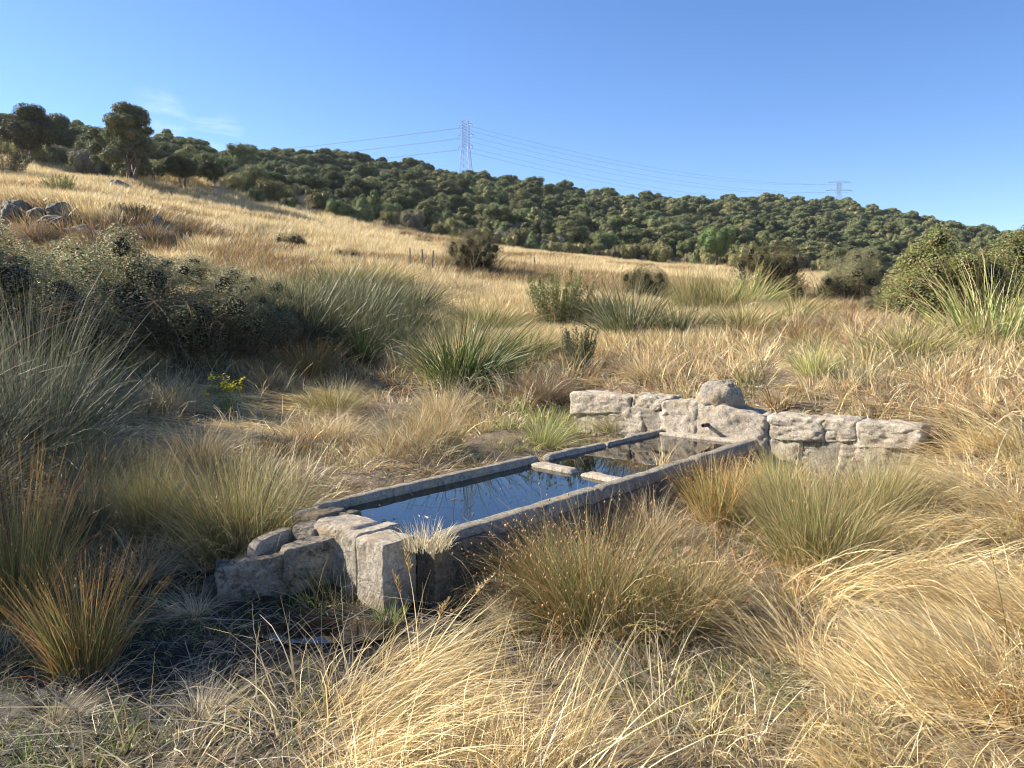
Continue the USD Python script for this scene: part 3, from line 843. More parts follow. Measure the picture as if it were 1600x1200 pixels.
T = [
    ('grey', 445, 512, 170, 92, 'grey-green rush tussock rising behind the right end of the bramble', 1.2),
    ('grey', 585, 508, 160, 82, 'broad grey-green rush tussock in the middle of the left rush bed', 2.9),
    ('olive', 500, 545, 130, 70, 'olive rush tussock in front of the dense grey-green one', 3.9),
    ('grey', 645, 488, 130, 58, 'grey rush tussock at the right end of the left rush bed', 0.3),
    ('olive', 385, 478, 150, 56, 'olive rush tussock on the slope behind the bramble', 5.4),
    ('green', 560, 572, 110, 64, 'dark green rush tussock beside the rust-topped one', 4.6),
    ('olive', 760, 520, 130, 52, 'olive tussock behind the large dark green one', 2.2),
    ('grey', 1060, 530, 130, 64, 'grey rush tussock right of the fountain-shaped one', 1.1),
    ('olive', 1160, 520, 130, 52, 'olive tussock in front of the yellow-green one', 3.3),
    ('wispy', 300, 960, 150, 60, 'grey flattened grass tuft on the mud in front of the overflow basin', 0.9),
    ('wispy', 90, 1130, 190, 70, 'bleached flattened grass tuft at the lower left', 2.1),
    ('wispy', 320, 1120, 200, 60, 'bleached grass tuft lying at the edge of the mud', 4.0),
    ('grey', 470, 548, 200, 115, 'dense grey-green rush tussock where the bramble gives way to the rushes', 0.5),
    ('grey', 555, 525, 170, 95, 'dark grey rush tussock above the rust-topped one', 3.5),
    ('grey', 530, 475, 170, 62, 'grey rush tussock in the upper row of the left slope', 4.4),
    ('olive', 590, 452, 150, 40, 'olive rush tussock right of the lowest one on the upper slope', 5.2),
    ('grey', 610, 540, 110, 62, 'small grey rush tussock just left of the large dark green one', 1.9),
    ('olive', 820, 560, 130, 56, 'olive tussock between the large dark green one and the small dark shrub', 3.3),
    ('grey', 940, 500, 120, 55, 'grey rush tussock behind the fountain-shaped one', 4.1),
    ('olive', 1120, 490, 120, 66, 'olive rush tussock between the upright green one and the reddish bush', 5.0),
    ('lush', 1240, 500, 110, 45, 'low green tussock at the foot of the reddish bush', 2.9),
    ('brown', 1330, 520, 150, 40, 'low brown tussock in front of the grey-green bramble bush', 2.2),
    ('olive', 1420, 560, 150, 55, 'low olive tussock on the dry ground below the leafy bramble', 0.3),
    ('olive', 1230, 830, 150, 120, 'olive tussock between the trough and the tall yellow-green one', 4.4),
    ('mixed', 860, 940, 180, 130, 'brown tussock at the left flank of the wide brown and olive one', 3.1),
    ('tan', 1020, 850, 150, 90, 'tan tussock against the shaded side of the trough', 2.5),
    ('rust', 690, 700, 90, 60, 'rust-brown tussock behind the middle of the left rim', 0.7),
    ('olive', 520, 640, 120, 55, 'olive tussock on the matted straw behind the trough', 2.0),
    ('tan', 310, 720, 170, 75, 'low tan tussock behind the broad yellow-green one', 1.5),
    ('grey', 150, 750, 150, 90, 'dark tangled rush tussock at the foot of the tall grey-green one', 2.7),
    ('brown', 60, 375, 90, 34, 'dark brown tussock in the bank below the left outcrop', 0.2),
    ('brown', 150, 385, 90, 34, 'brown tussock in front of the low dark ledge rock', 1.4),
    ('brown', 240, 378, 80, 30, 'brown tussock below the reddish rock', 2.2),
    ('brown', 10, 395, 90, 36, 'brown tussock at the left edge just above the bramble', 3.0),
    ('brown', 175, 350, 60, 22, 'brown tussock between the two groups of rocks on the slope', 0.9),
    ('brown', 720, 462, 120, 28, 'low brown tussock below the round bramble bush', 4.0),
    ('brown', 850, 620, 130, 60, 'dark brown grass tussock in the shade right of the large dark green one', 0.6),
    ('grey', 640, 520, 120, 60, 'low grey rush tussock left of the large dark green one', 5.0),
    ('grey', 45, 715, 270, 260, 'tall grey-green rush tussock with arching bleached stems at the left edge', 0.3),
    ('grey', -120, 800, 300, 280, 'grey rush tussock cut off by the left edge below the bramble', 1.3),
    ('rust', 28, 975, 140, 230, 'tall upright rust-tipped rush tussock at the left edge above the mud', 0.0),
    ('rust', 132, 1050, 120, 160, 'small rust-headed rush tussock standing in the black mud', 1.0),
    ('grey', 140, 835, 120, 135, 'dull grey rush tussock behind the rust-tipped one at the left edge', 2.0),
    ('olive', 235, 830, 100, 140, 'narrow olive rush tussock between the dull grey one and the broad yellow-green one', 0.7),
    ('olive', 375, 855, 210, 180, 'broad yellow-green rush tussock leaning over the small overflow basin', 2.2),
    ('wispy', 228, 905, 170, 95, 'pale grey collapsed grass tussock beside the mud left of the basin', 2.6),
    ('rust', 482, 592, 90, 58, 'short rust-topped rush tussock in front of the bramble bank', 1.6),
    ('green', 725, 598, 270, 125, 'large dark green rush tussock behind the middle of the trough', 0.0),
    ('grey', 560, 562, 125, 85, 'grey-green rush tussock between the bramble and the large dark green tussock', 0.9),
    ('grey', 500, 500, 150, 72, 'silvery rush tussock on the slope above the bramble bank', 1.7),
    ('green', 610, 485, 90, 48, 'small bright green rush tussock on the slope right of the silvery one', 2.4),
    ('olive', 555, 450, 120, 38, 'low olive rush tussock highest on the slope above the bramble', 0.4),
    ('grey', 985, 530, 170, 92, 'fountain-shaped grey-green rush tussock right of the leafy shrub', 3.0),
    ('olive', 1078, 492, 70, 82, 'upright green rush tussock behind the fountain-shaped one', 0.2),
    ('lush', 1170, 480, 130, 62, 'yellow-green rush tussock in front of the reddish bush', 0.5),
    ('lush', 1540, 540, 190, 115, 'tall yellowish rush tussock at the right edge before the leafy bramble', 1.0),
    ('mixed', 930, 965, 290, 190, 'wide brown and olive rush tussock in front of the long side of the trough', 0.0),
    ('mixed', 1060, 975, 190, 150, 'dark brown rush tussock leaning right of the wide one in front of the trough', 1.9),
    ('rust', 1120, 815, 110, 110, 'rust-brown rush tussock against the far part of the trough side', 2.0),
    ('olive', 1280, 880, 200, 175, 'tall yellow-green rush tussock in front of the right part of the headwall', 0.8),
    ('lush', 1215, 775, 100, 95, 'light green grass tussock where the trough meets the headwall', 2.7),
    ('olive', 1370, 800, 140, 110, 'olive rush tussock below the right end of the headwall', 1.2),
    ('lush', 1275, 585, 90, 55, 'small green tussock in the dry grass behind the headwall', 0.3),
    ('tan', 690, 665, 140, 92, 'bushy tan grass tussock in front of the large dark green tussock', 0.0),
    ('tan', 640, 705, 160, 75, 'brown grass tussock behind the left rim of the trough', 1.1),
    ('tan', 520, 690, 150, 65, 'low brown grass tussock left of the one behind the trough rim', 2.1),
    ('straw', 215, 650, 60, 62, 'orange straw tuft in front of the bramble near the left tussock', 0.3),
    ('tan', 265, 645, 110, 66, 'short tan and green tussock right of the orange straw tuft', 2.0),
    ('tan', 420, 612, 75, 50, 'rounded brown tussock beside the yellow flowers', 0.5),
    ('straw', 880, 1190, 230, 235, 'bunch of long pale straw stems leaning right in the foreground', 0.0),
    ('wispy', 790, 975, 120, 90, 'pale wispy grass tuft spreading left of the wide brown tussock', 0.0),
    ('lush', 850, 695, 130, 60, 'low bright green grass tussock at the left rim of the trough', 0.4),
    ('lush', 960, 672, 110, 50, 'bright green grass tuft before the left part of the headwall', 1.4),
    ('straw', 1545, 650, 60, 150, 'tall thin straw bunch near the right edge behind the headwall', 0.9),
    ('grey', 420, 545, 150, 90, 'grey rush tussock growing into the right end of the bramble', 0.1),
    ('tan', 1010, 590, 110, 50, 'upright straw-coloured tussock behind the left part of the headwall', 0.7),
]
for t in T:
    tuss(t[0] + ('_far' if t[2] < 640 and t[0] + '_far' in RK else ''), t[1], t[2], t[3], t[4], t[5], t[6])


def small_tuft(name, px, py, z, r, seed, n, lmin, lmax, palette, label, cat='grass tuft'):
    p = on_z(px, py, z)
    m = clump(seed, n, r, lmin, lmax, (0.05, 0.35), (0.1, 1.0), 0.0035, palette)
    return tag(obj(name, (m[0] + p, m[1]), 'straw', col=m[2]), label, cat)


small_tuft('grass_tuft', 668, 848, WZ + 0.075, 0.12, 301, 260, 0.05, 0.17, PALE, 'bleached dry grass tuft rooted on top of the trough corner')
small_tuft('grass_tuft', 1035, 722, WZ + 0.06, 0.05, 302, 40, 0.1, 0.3, STRAW, 'thin straw tuft rising from the near rim by the far half of the trough')
small_tuft('grass_tuft', 610, 962, 0.0, 0.08, 303, 90, 0.05, 0.16, LUSH, 'fresh green grass sprig at the foot of the corner post')

# tall grass with feathery heads by the mud
def feather(label, px, py, stems, seed):
    p = hit(px, py)
    prim = thing('feather_grass', label, 'grass', p)
    r = np.random.default_rng(seed)
    parts, heads = [], []
    for (dx, h, lean) in stems:
        n = 1
        st = blades(1, np.array([[0.02 * r.normal(), 0.02 * r.normal(), -0.02]]), np.array([h]), np.array([0.0 if lean > 0 else math.pi]), np.array([abs(lean)]), np.array([0.25]), np.array([0.006]), STRAW, 8, None, seed)
        parts.append(st)
        ax = st[0].reshape(9, 2, 3).mean(1)
        top = [ax[6], ax[7], ax[8]]
        k = 70
        u = r.uniform(0, 1, k)
        base = np.where((u < .5)[:, None], top[0] + (top[1] - top[0]) * (u[:, None] * 2), top[1] + (top[2] - top[1]) * (u[:, None] * 2 - 1))
        heads.append(blades(k, base, r.uniform(0.015, 0.05, k) * (1.2 - u), r.uniform(0, 6.28, k), r.uniform(0.1, 0.5, k) + abs(lean), np.full(k, 0.3), np.full(k, 0.006), RUST[1:2] + TAN + STRAW, 3, None, seed + 2))
    s = join(parts); obj('stems', s[:2], 'straw', prim, col=s[2])
    h = join(heads); obj('seed_heads', h[:2], 'straw', prim, col=h[2])


feather('tall grass with two feathery brown heads before the trough corner', 645, 1050, [(0, 0.62, -0.02), (0, 0.58, 0.55), (0, 0.5, -0.08), (0, 0.4, 0.3)], 320)

# ------------------------------------------------------------------ leaves
def leaves(p, nrm, size, palette, seed, jitter=0.7, aspect=0.6, shade=None):
    """Leaf-shaped faces (two triangles, folded along the middle) at points P facing about NRM."""
    r = np.random.default_rng(seed)
    n = len(p)
    d = nrm + r.normal(size=(n, 3)) * jitter
    d /= np.linalg.norm(d, axis=1, keepdims=True)
    a = np.cross(d, r.normal(size=(n, 3))); a /= np.linalg.norm(a, axis=1, keepdims=True) + 1e-9
    b = np.cross(d, a)
    s = size * r.uniform(0.6, 1.3, (n, 1))
    v = np.stack([p - a * s * 0.5, p + b * s * 0.5 * aspect + d * s * 0.08, p + a * s * 0.5, p - b * s * 0.5 * aspect + d * s * 0.08], 1)
    f = np.array([[0, 1, 2], [0, 2, 3]])[None] + (np.arange(n) * 4)[:, None, None]
    pal = np.array(palette)
    c = pal[r.integers(0, len(pal), n)] * r.uniform(0.75, 1.25, (n, 1))
    return v.reshape(-1, 3), f.reshape(-1, 3), np.repeat(c, 4, 0)


def fit_lobes(lobes):
    """Scales a group of lobes to one unit wide and one unit tall above the ground."""
    top = max(l[2] + l[3] * (l[4] if len(l) > 4 else 1) for l in lobes)
    half = sorted(math.hypot(l[0], l[1]) + l[3] for l in lobes)[-2]
    sx, sz = 0.5 / half, 1 / top
    return [(l[0] * sx, l[1] * sx, l[2] * sz, l[3] * sx, (l[4] if len(l) > 4 else 1) * sz / sx) for l in lobes]


def lobed(lobes, n, seed, depth=0.25, keep=0.75):
    """Points spread through the outer shell of a group of lobes, with outward directions."""
    r = np.random.default_rng(seed)
    c = np.array([l[:3] for l in lobes]); rad = np.array([[l[3], l[3], l[3] * (l[4] if len(l) > 4 else 1)] for l in lobes])
    area = (rad.prod(1)) ** (2 / 3)
    k = r.choice(len(lobes), n * 2, p=area / area.sum())
    d = r.normal(size=(n * 2, 3)); d /= np.linalg.norm(d, axis=1, keepdims=True)
    s = 1 - depth * r.uniform(0, 1, n * 2) ** 1.6 + r.normal(size=n * 2) * 0.03
    p = c[k] + d * rad[k] * s[:, None]
    ins = np.zeros(len(p), bool)
    for j in range(len(lobes)):
        ins |= (np.linalg.norm((p - c[j]) / rad[j], axis=1) < keep) & (k != j)
    p, d = p[~ins], d[~ins]
    return p[:n], d[:n]


def core(lobes, share, palette, seed):
    parts = []
    o = trimesh.creation.icosphere(2)
    for j, l in enumerate(lobes):
        rad = np.array([l[3], l[3], l[3] * (l[4] if len(l) > 4 else 1)]) * share
        nn = 1 + 0.25 * (meshkit.fbm(o.vertices * 2.5 + j * 3.1, 2, seed + j) - 0.5)
        parts.append((o.vertices * nn[:, None] * rad + np.array(l[:3]), o.faces, np.tile(np.array(palette[j % len(palette)]), (len(o.vertices), 1))))
    return join(parts)


def tube(points, radii, sides=6):
    p = np.asarray(points, float); n = len(p)
    t = np.gradient(p, axis=0); t /= np.linalg.norm(t, axis=1, keepdims=True)
    a = np.cross(t, np.where(np.abs(t[:, 2:]) < 0.9, [0, 0, 1.0], [1.0, 0, 0])); a /= np.linalg.norm(a, axis=1, keepdims=True)
    b = np.cross(t, a)
    ang = np.arange(sides) * 2 * math.pi / sides
    v = p[:, None] + np.asarray(radii).reshape(-1, 1, 1) * (np.cos(ang)[None, :, None] * a[:, None] + np.sin(ang)[None, :, None] * b[:, None])
    f = []
    for i in range(n - 1):
        for j in range(sides):
            x, y = i * sides + j, i * sides + (j + 1) % sides
            f += [[x, y, y + sides], [x, y + sides, x + sides]]
    return v.reshape(-1, 3), np.array(f)


def trunk_mesh(seed, height, radius, limbs, spread, stems=1):
    r = np.random.default_rng(seed)
    vs, fs, n = [], [], 0

    def add(v, f):
        nonlocal n
        vs.append(v); fs.append(f + n); n += len(v)
    for s in range(stems):
        o = np.array([r.normal() * radius, r.normal() * radius, 0]) * (0 if stems == 1 else 1.3)
        lean = np.array([r.normal() * 0.12, r.normal() * 0.12, 0]) * (1 if stems == 1 else 2.2)
        t = np.linspace(0, 1, 6)
        pts = o + np.outer(t * height, [0, 0, 1]) + np.outer(t * height, lean) + np.stack([r.normal(size=6) * 0.03 * height, r.normal(size=6) * 0.03 * height, 0 * t], 1) * t[:, None]
        pts[0, 2] = -0.3
        add(*tube(pts, radius * (1.25 - 0.7 * t) / math.sqrt(stems)))
        for _ in range(limbs):
            k = r.integers(2, 5)
            a = r.uniform(0, 6.28); ln = spread * r.uniform(0.6, 1.0)
            q = pts[k] + np.outer(np.linspace(0, 1, 4), [math.cos(a) * ln, math.sin(a) * ln, height * r.uniform(0.2, 0.45)])
            add(*tube(q, radius * 0.5 * np.linspace(1, 0.25, 4) / math.sqrt(stems), 5))
    return np.vstack(vs), np.vstack(fs)


OAK = [(0.100, 0.118, 0.050), (0.125, 0.140, 0.060), (0.078, 0.094, 0.040), (0.150, 0.160, 0.075)]
DARKOAK = [(0.075, 0.085, 0.038), (0.095, 0.100, 0.046), (0.060, 0.068, 0.031), (0.115, 0.115, 0.055)]
OLIVEOAK = [(0.125, 0.132, 0.056), (0.155, 0.155, 0.070), (0.10, 0.108, 0.046), (0.185, 0.178, 0.085)]
JUNI = [(0.100, 0.125, 0.050), (0.125, 0.150, 0.060), (0.080, 0.10, 0.040), (0.150, 0.170, 0.075)]
PINE = [(0.10, 0.145, 0.05), (0.125, 0.17, 0.06), (0.08, 0.115, 0.04), (0.155, 0.19, 0.08)]
BROOM = [(0.165, 0.165, 0.065), (0.20, 0.19, 0.08), (0.135, 0.135, 0.055), (0.225, 0.195, 0.10)]
GREYSCRUB = [(0.17, 0.145, 0.10), (0.20, 0.17, 0.12), (0.13, 0.115, 0.08), (0.14, 0.14, 0.085)]


for pal_ in (OAK, OLIVEOAK, JUNI, BROOM, GREYSCRUB):
    pal_[:] = [tuple(v_ * 1.2 for v_ in c_) for c_ in pal_]


def crown_lobes(seed, form):
    """Lobes of a crown in a tree about 1 tall and 1 wide, by form."""
    r = np.random.default_rng(seed)
    lobes = []
    if form == 'round':
        for _ in range(19):
            d = r.normal(size=3); d /= np.linalg.norm(d); d[2] = d[2] * 0.8 + 0.15
            q = r.uniform(0.22, 0.40)
            lobes.append((d[0] * q, d[1] * q, 0.56 + d[2] * q * 0.9, r.uniform(0.11, 0.19), 0.85))
        lobes.append((r.normal() * 0.03, r.normal() * 0.03, 0.55, 0.29, 0.95))
    elif form == 'umbrella':
        for _ in range(16):
            a = r.uniform(0, 6.28); q = 0.42 * r.uniform(0, 1) ** 0.5
            lobes.append((q * math.cos(a), q * math.sin(a), 0.70 + 0.12 * math.cos(q * 3.4) + r.normal() * 0.03, r.uniform(0.13, 0.2), 0.7))
        lobes.append((0, 0, 0.70, 0.32, 0.5))
    elif form == 'cone':
        for k in range(16):
            z = 0.12 + 0.8 * (k / 15)
            w = 0.34 * (1 - (k / 15)) ** 0.8 + 0.05
            a = k * 2.4
            lobes.append((w * 0.5 * math.cos(a), w * 0.5 * math.sin(a), z, w * r.uniform(0.6, 0.8) + 0.03, 1.0))
        lobes.append((0, 0, 0.35, 0.28, 1.1))
    elif form == 'bush':
        for _ in range(13):
            a = r.uniform(0, 6.28); q = 0.38 * r.uniform(0, 1) ** 0.5
            lobes.append((q * math.cos(a), q * math.sin(a), 0.42 - q * 0.35 + r.uniform(-0.05, 0.22), r.uniform(0.16, 0.26), 1.0))
        lobes.append((0, 0, 0.32, 0.36, 0.85))
    elif form == 'tall':
        for _ in range(54):
            z = r.uniform(0.15, 0.97); w = 0.40 * math.sin(math.pi * min(1, max(0.12, (1.02 - z) / 1.15))) + 0.03
            a = r.uniform(0, 6.28); q = w * r.uniform(0.3, 1.0)
            lobes.append((q * math.cos(a), q * math.sin(a), z, r.uniform(0.05, 0.12), 0.9))
        lobes.append((0, 0, 0.56, 0.2, 1.4))
    return lobes


def tree_kind(key, name, form, palette, seed, nleaf, leaf, trunk=(0.45, 0.035, 4, 0.25, 1), material='forest_foliage', core_share=0.62, depth=0.38):
    def build(prim):
        lobes = fit_lobes(crown_lobes(seed, form))
        p, d = lobed(lobes, nleaf, seed + 1, depth)
        lf = leaves(p, d, leaf, palette, seed + 2, 0.6, 0.75)
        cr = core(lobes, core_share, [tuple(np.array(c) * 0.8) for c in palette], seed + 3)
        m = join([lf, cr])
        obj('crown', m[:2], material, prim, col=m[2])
        tv = trunk_mesh(seed + 4, *trunk)
        obj('trunk', tv, 'bark', prim, smooth=60)
    return kind_of(key, name, build)


FOREST = [
    ('oak_round', 'evergreen_oak', tree_kind('oak_round', 'evergreen_oak', 'round', OAK, 401, 5000, 0.034), 'dark round-headed evergreen oak in the wood on the hillside', 'tree', 'dark round evergreen oaks on the hillside', 0.26, (0.9, 1.25)),
    ('oak_round_b', 'evergreen_oak', tree_kind('oak_round_b', 'evergreen_oak', 'round', OLIVEOAK, 421, 5000, 0.034), 'olive-tinted round-headed evergreen oak in the wood on the hillside', 'tree', 'olive-tinted evergreen oaks on the hillside', 0.24, (0.9, 1.2)),
    ('oak_low', 'evergreen_oak', tree_kind('oak_low', 'evergreen_oak', 'umbrella', OAK, 431, 5000, 0.034), 'flat-topped evergreen oak with a short bare trunk on the hillside', 'tree', 'flat-topped evergreen oaks on the hillside', 0.10, (0.95, 1.2)),
    ('juniper', 'juniper_tree', tree_kind('juniper', 'juniper_tree', 'cone', JUNI, 441, 4500, 0.034), 'blunt cone-shaped juniper in the wood on the hillside', 'tree', 'cone-shaped junipers on the hillside', 0.08, (0.65, 0.95)),
    ('broom', 'broom_shrub', tree_kind('broom', 'broom_shrub', 'bush', BROOM, 451, 4200, 0.036, (0.3, 0.02, 3, 0.2, 3)), 'yellowish green low shrub filling a gap in the hillside wood', 'shrub', 'yellowish shrubs in the hillside wood', 0.19, (0.55, 0.8)),
    ('scrub', 'scrub_bush', tree_kind('scrub', 'scrub_bush', 'bush', GREYSCRUB, 461, 4200, 0.034, (0.3, 0.02, 3, 0.2, 3)), 'brownish grey low shrub filling a gap in the hillside wood', 'shrub', 'greyish shrubs in the hillside wood', 0.13, (0.4, 0.7)),
]

ALT = {0: (0, 0, tree_kind('oak_round_c', 'evergreen_oak', 'round', OAK[1:] + JUNI[:1], 405, 5000, 0.034)), 1: (0, 0, tree_kind('oak_tall', 'evergreen_oak', 'tall', OLIVEOAK + BROOM[:1], 425, 5500, 0.034, core_share=0.8))}
# single trees that stand out
big = tree_kind('tall_tree', 'juniper_tree', 'tall', DARKOAK, 471, 24000, 0.020, (0.5, 0.045, 5, 0.28, 4), core_share=0.75, depth=0.45)
roundfine = tree_kind('round_fine', 'evergreen_oak', 'round', DARKOAK, 481, 12000, 0.026, (0.5, 0.04, 4, 0.25, 2), core_share=0.7, depth=0.3)
umbr = tree_kind('umbrella_fine', 'stone_pine', 'umbrella', PINE, 491, 11000, 0.028, (0.6, 0.04, 5, 0.3, 1), core_share=0.75)
pinefine = tree_kind('pine_fine', 'pine_tree', 'round', PINE, 495, 11000, 0.028, (0.5, 0.04, 5, 0.3, 1), core_share=0.75)
conef = tree_kind('cone_fine', 'juniper_tree', 'cone', JUNI, 501, 10000, 0.024, core_share=0.75)
bushf = tree_kind('bush_fine', 'juniper_bush', 'bush', JUNI, 511, 10000, 0.028, (0.3, 0.02, 3, 0.2, 3), core_share=0.75)


def single(make, px, py, wpx, hpx, label, cat='tree', rz=0.0, depth=None):
    p = hit(px, py)
    k = np.linalg.norm(p - C0) / 1200
    make(label, cat, p - [0, 0, 0.1], rz, (wpx * k, wpx * k, hpx * k))
    return p


SINGLES = [
    (big, 204, 287, 105, 108, 'largest tree of the left meadow edge, many stems and an uneven tall crown', 'tree'),
    (roundfine, 45, 260, 75, 78, 'round oak with two bare trunks at the top left of the meadow', 'tree'),
    (roundfine, 84, 256, 58, 66, 'round oak with a dark crown right of the two-trunked one', 'tree'),
    (roundfine, 284, 291, 55, 46, 'low round oak just right of the largest tree', 'tree'),
    (roundfine, 331, 290, 42, 38, 'small dark oak second to the right of the largest tree', 'tree'),
    (umbr, 425, 315, 62, 42, 'green umbrella-headed pine on a thin trunk at the meadow edge', 'tree'),
    (conef, 567, 349, 40, 46, 'pointed juniper standing forward at the meadow edge', 'tree'),
    (bushf, 530, 342, 42, 30, 'low rounded juniper bush left of the pointed juniper', 'bush'),
    (bushf, 690, 365, 50, 36, 'bright juniper bush at the meadow edge above the fence posts', 'bush'),
    (bushf, 605, 350, 45, 34, 'dark juniper bush right of the pointed juniper', 'bush'),
    (roundfine, 522, 318, 46, 48, 'dense rounded oak behind the pointed juniper', 'tree'),
    (roundfine, 715, 330, 52, 50, 'broad oak on the slope below the near pylon', 'tree'),
    (roundfine, 848, 388, 48, 46, 'broad oak at the meadow edge above the leafy shrub', 'tree'),
    (conef, 927, 372, 20, 30, 'small egg-shaped juniper above the middle of the meadow', 'tree'),
    (bushf, 945, 400, 42, 38, 'dark rounded juniper bush at the far edge of the meadow', 'bush'),
    (pinefine, 1117, 416, 60, 62, 'light green pine with a pale bare trunk at the far edge of the meadow', 'tree'),
    (bushf, 1042, 408, 28, 26, 'small juniper bush left of the light green pine', 'bush'),
    (bushf, 400, 320, 32, 24, 'small juniper bush under the umbrella-headed pine', 'bush'),
    (bushf, 449, 328, 28, 20, 'little bush on the mound at the meadow edge', 'bush'),
    (bushf, 150, 268, 55, 36, 'yellow-green bush behind the standing stone', 'bush'),
]
occupied = []
for s in SINGLES:
    p = single(*s, rz=len(occupied) * 1.3)
    occupied.append(p)

# the wood
r = np.random.default_rng(77)
cand = []
tries = 0
grid = {}
for k in range(20000):
    a = r.uniform(-0.72, 0.72)
    e, d = np.interp(a, edge_az, edge_r), np.interp(a, rx, re)
    rad = e + (d + 10 - e) * r.uniform(0, 1) ** 0.85 if k % 40 else e * r.uniform(0.93, 1.0)
    cand.append((rad * math.sin(a), rad * math.cos(a), rad))
cand = np.array(cand)
order = np.argsort(cand[:, 2] + r.uniform(0, 30, len(cand)))
kept = []
for i in order:
    x, y, rad = cand[i]
    h = r.choice(6, p=[0.26, 0.24, 0.10, 0.08, 0.19, 0.13])
    size = r.uniform(*FOREST[h][7]) * math.exp(float(np.clip(r.normal() * 0.2, -0.4, 0.28)))
    if h in (0, 2) and rad < np.interp(math.atan2(x, y), edge_az, edge_r) * r.uniform(1.0, 1.22):
        h = (3, 4, 4, 1)[int(r.uniform() * 4)]; size *= 0.7
    if rad < np.interp(math.atan2(x, y), edge_az, edge_r) * 1.02 and h < 3:
        h = 4 + int(r.uniform() < 0.3); size *= 0.6
    gap = (2.25 + 0.75 * soft(np.array(rad), 130, 330)) * size
    c = (int(x // 5), int(y // 5))
    near = [q for u in (-1, 0, 1) for v in (-1, 0, 1) for q in grid.get((c[0] + u, c[1] + v), [])]
    if any((q[0] - x) ** 2 + (q[1] - y) ** 2 < (0.5 * (gap + q[2])) ** 2 for q in near) or any((p[0] - x) ** 2 + (p[1] - y) ** 2 < 2.2 ** 2 for p in occupied):
        continue
    grid.setdefault(c, []).append((x, y, gap))
    kept.append((x, y, rad, h, size))
kept.sort(key=lambda t: -t[4] / t[2])
kx, ky = np.array([t[0] for t in kept]), np.array([t[1] for t in kept])
kz = ground(kx, ky)
px, py = project(np.stack([kx, ky, kz], 1))
inview = (px > -30) & (px < 1630)
far_trees = {i: [] for i in range(6)}
n_things = 0
BASE_H = 3.15
for i, (x, y, rad, h, size) in enumerate(kept):
    hh = BASE_H * size * r.uniform(0.85, 1.15) * (1 + 0.35 * soft(np.array(rad), 130, 330))
    ww = hh * r.uniform(0.95, 1.35) if h != 3 else hh * r.uniform(0.8, 1.0)
    if inview[i] and n_things < 300:
        (FOREST[h] if h > 1 or i % 2 else ALT[h])[2](FOREST[h][3], FOREST[h][4], (x, y, kz[i] - 0.15), r.uniform(0, 6.28), (ww, ww, hh), FOREST[h][5])
        n_things += 1
    else:
        far_trees[h].append(((x, y, kz[i] - 0.15), r.uniform(0, 6.28), (ww, ww, hh)))


def quat(rz):
    rz = np.asarray(rz)
    return np.stack([np.cos(rz / 2), 0 * rz, 0 * rz, np.sin(rz / 2)], 1)


def scatter(name, protos_, items, label, rots=None):
    """One object of kind stuff: many copies of a few small meshes. items: (proto index, position, quaternion wxyz, scale) arrays."""
    path = free_path(name)
    pi = UsdGeom.PointInstancer.Define(stage, path)
    targets = []
    for k, (m, material, col) in enumerate(protos_):
        pp = f'{path}/shape_{k + 1:03d}'
        g_ = usdkit.mesh(stage, pp, m, MATS[material])
        UsdGeom.PrimvarsAPI(g_).CreatePrimvar('col', Sdf.ValueTypeNames.Color3fArray, 'vertex').Set(Vt.Vec3fArray.FromNumpy(np.asarray(col, np.float32)))
        targets.append(Sdf.Path(pp))
    pi.CreatePrototypesRel().SetTargets(targets)
    idx, pos, qt, sc = items
    pi.CreateProtoIndicesAttr(Vt.IntArray.FromNumpy(np.asarray(idx, np.int32)))
    pi.CreatePositionsAttr(Vt.Vec3fArray.FromNumpy(np.asarray(pos, np.float32)))
    pi.CreateOrientationsAttr(Vt.QuathArray([Gf.Quath(float(a), float(b), float(c), float(d)) for a, b, c, d in qt]))
    pi.CreateScalesAttr(Vt.Vec3fArray.FromNumpy(np.asarray(sc, np.float32)))
    tag(pi.GetPrim(), label, None, None, 'stuff')
    return pi


fp = []
for k, (form, pal, seed) in enumerate((('round', OAK, 601), ('round', OLIVEOAK, 602), ('umbrella', OAK, 603), ('cone', JUNI, 604), ('bush', BROOM, 605), ('bush', GREYSCRUB, 606))):
    lobes = fit_lobes(crown_lobes(seed, form))
    p, d = lobed(lobes, 2600, seed + 1, 0.36)
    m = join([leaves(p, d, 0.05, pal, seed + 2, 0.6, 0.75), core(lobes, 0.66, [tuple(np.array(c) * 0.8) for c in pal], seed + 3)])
    fp.append((m[:2], 'forest_foliage', m[2]))
idx, pos, rot, sc = [], [], [], []
for k, items in far_trees.items():
    for (loc, rz, s) in items:
        idx.append(k); pos.append(loc); rot.append(rz); sc.append(s)
scatter('distant_wood', fp, (idx, pos, quat(np.array(rot)), sc), 'dense far-off evergreen wood covering the upper hillside to the ridge')

# ------------------------------------------------------------------ bramble, shrubs
BRAMBLE = [(0.075, 0.085, 0.035), (0.10, 0.105, 0.05), (0.06, 0.07, 0.03), (0.14, 0.13, 0.075), (0.12, 0.075, 0.04), (0.16, 0.15, 0.10)]
BRIGHTB = [(0.10, 0.13, 0.035), (0.14, 0.165, 0.05), (0.08, 0.10, 0.03), (0.17, 0.18, 0.07), (0.17, 0.12, 0.06), (0.13, 0.085, 0.045)]
REDB = [(0.075, 0.08, 0.03), (0.10, 0.075, 0.035), (0.13, 0.07, 0.04), (0.06, 0.07, 0.028), (0.09, 0.10, 0.04)]
LEAFYG = [(0.13, 0.17, 0.05), (0.17, 0.20, 0.07), (0.10, 0.13, 0.04), (0.20, 0.19, 0.08)]
CANE = [(0.20, 0.15, 0.11), (0.28, 0.22, 0.17), (0.16, 0.11, 0.08)]


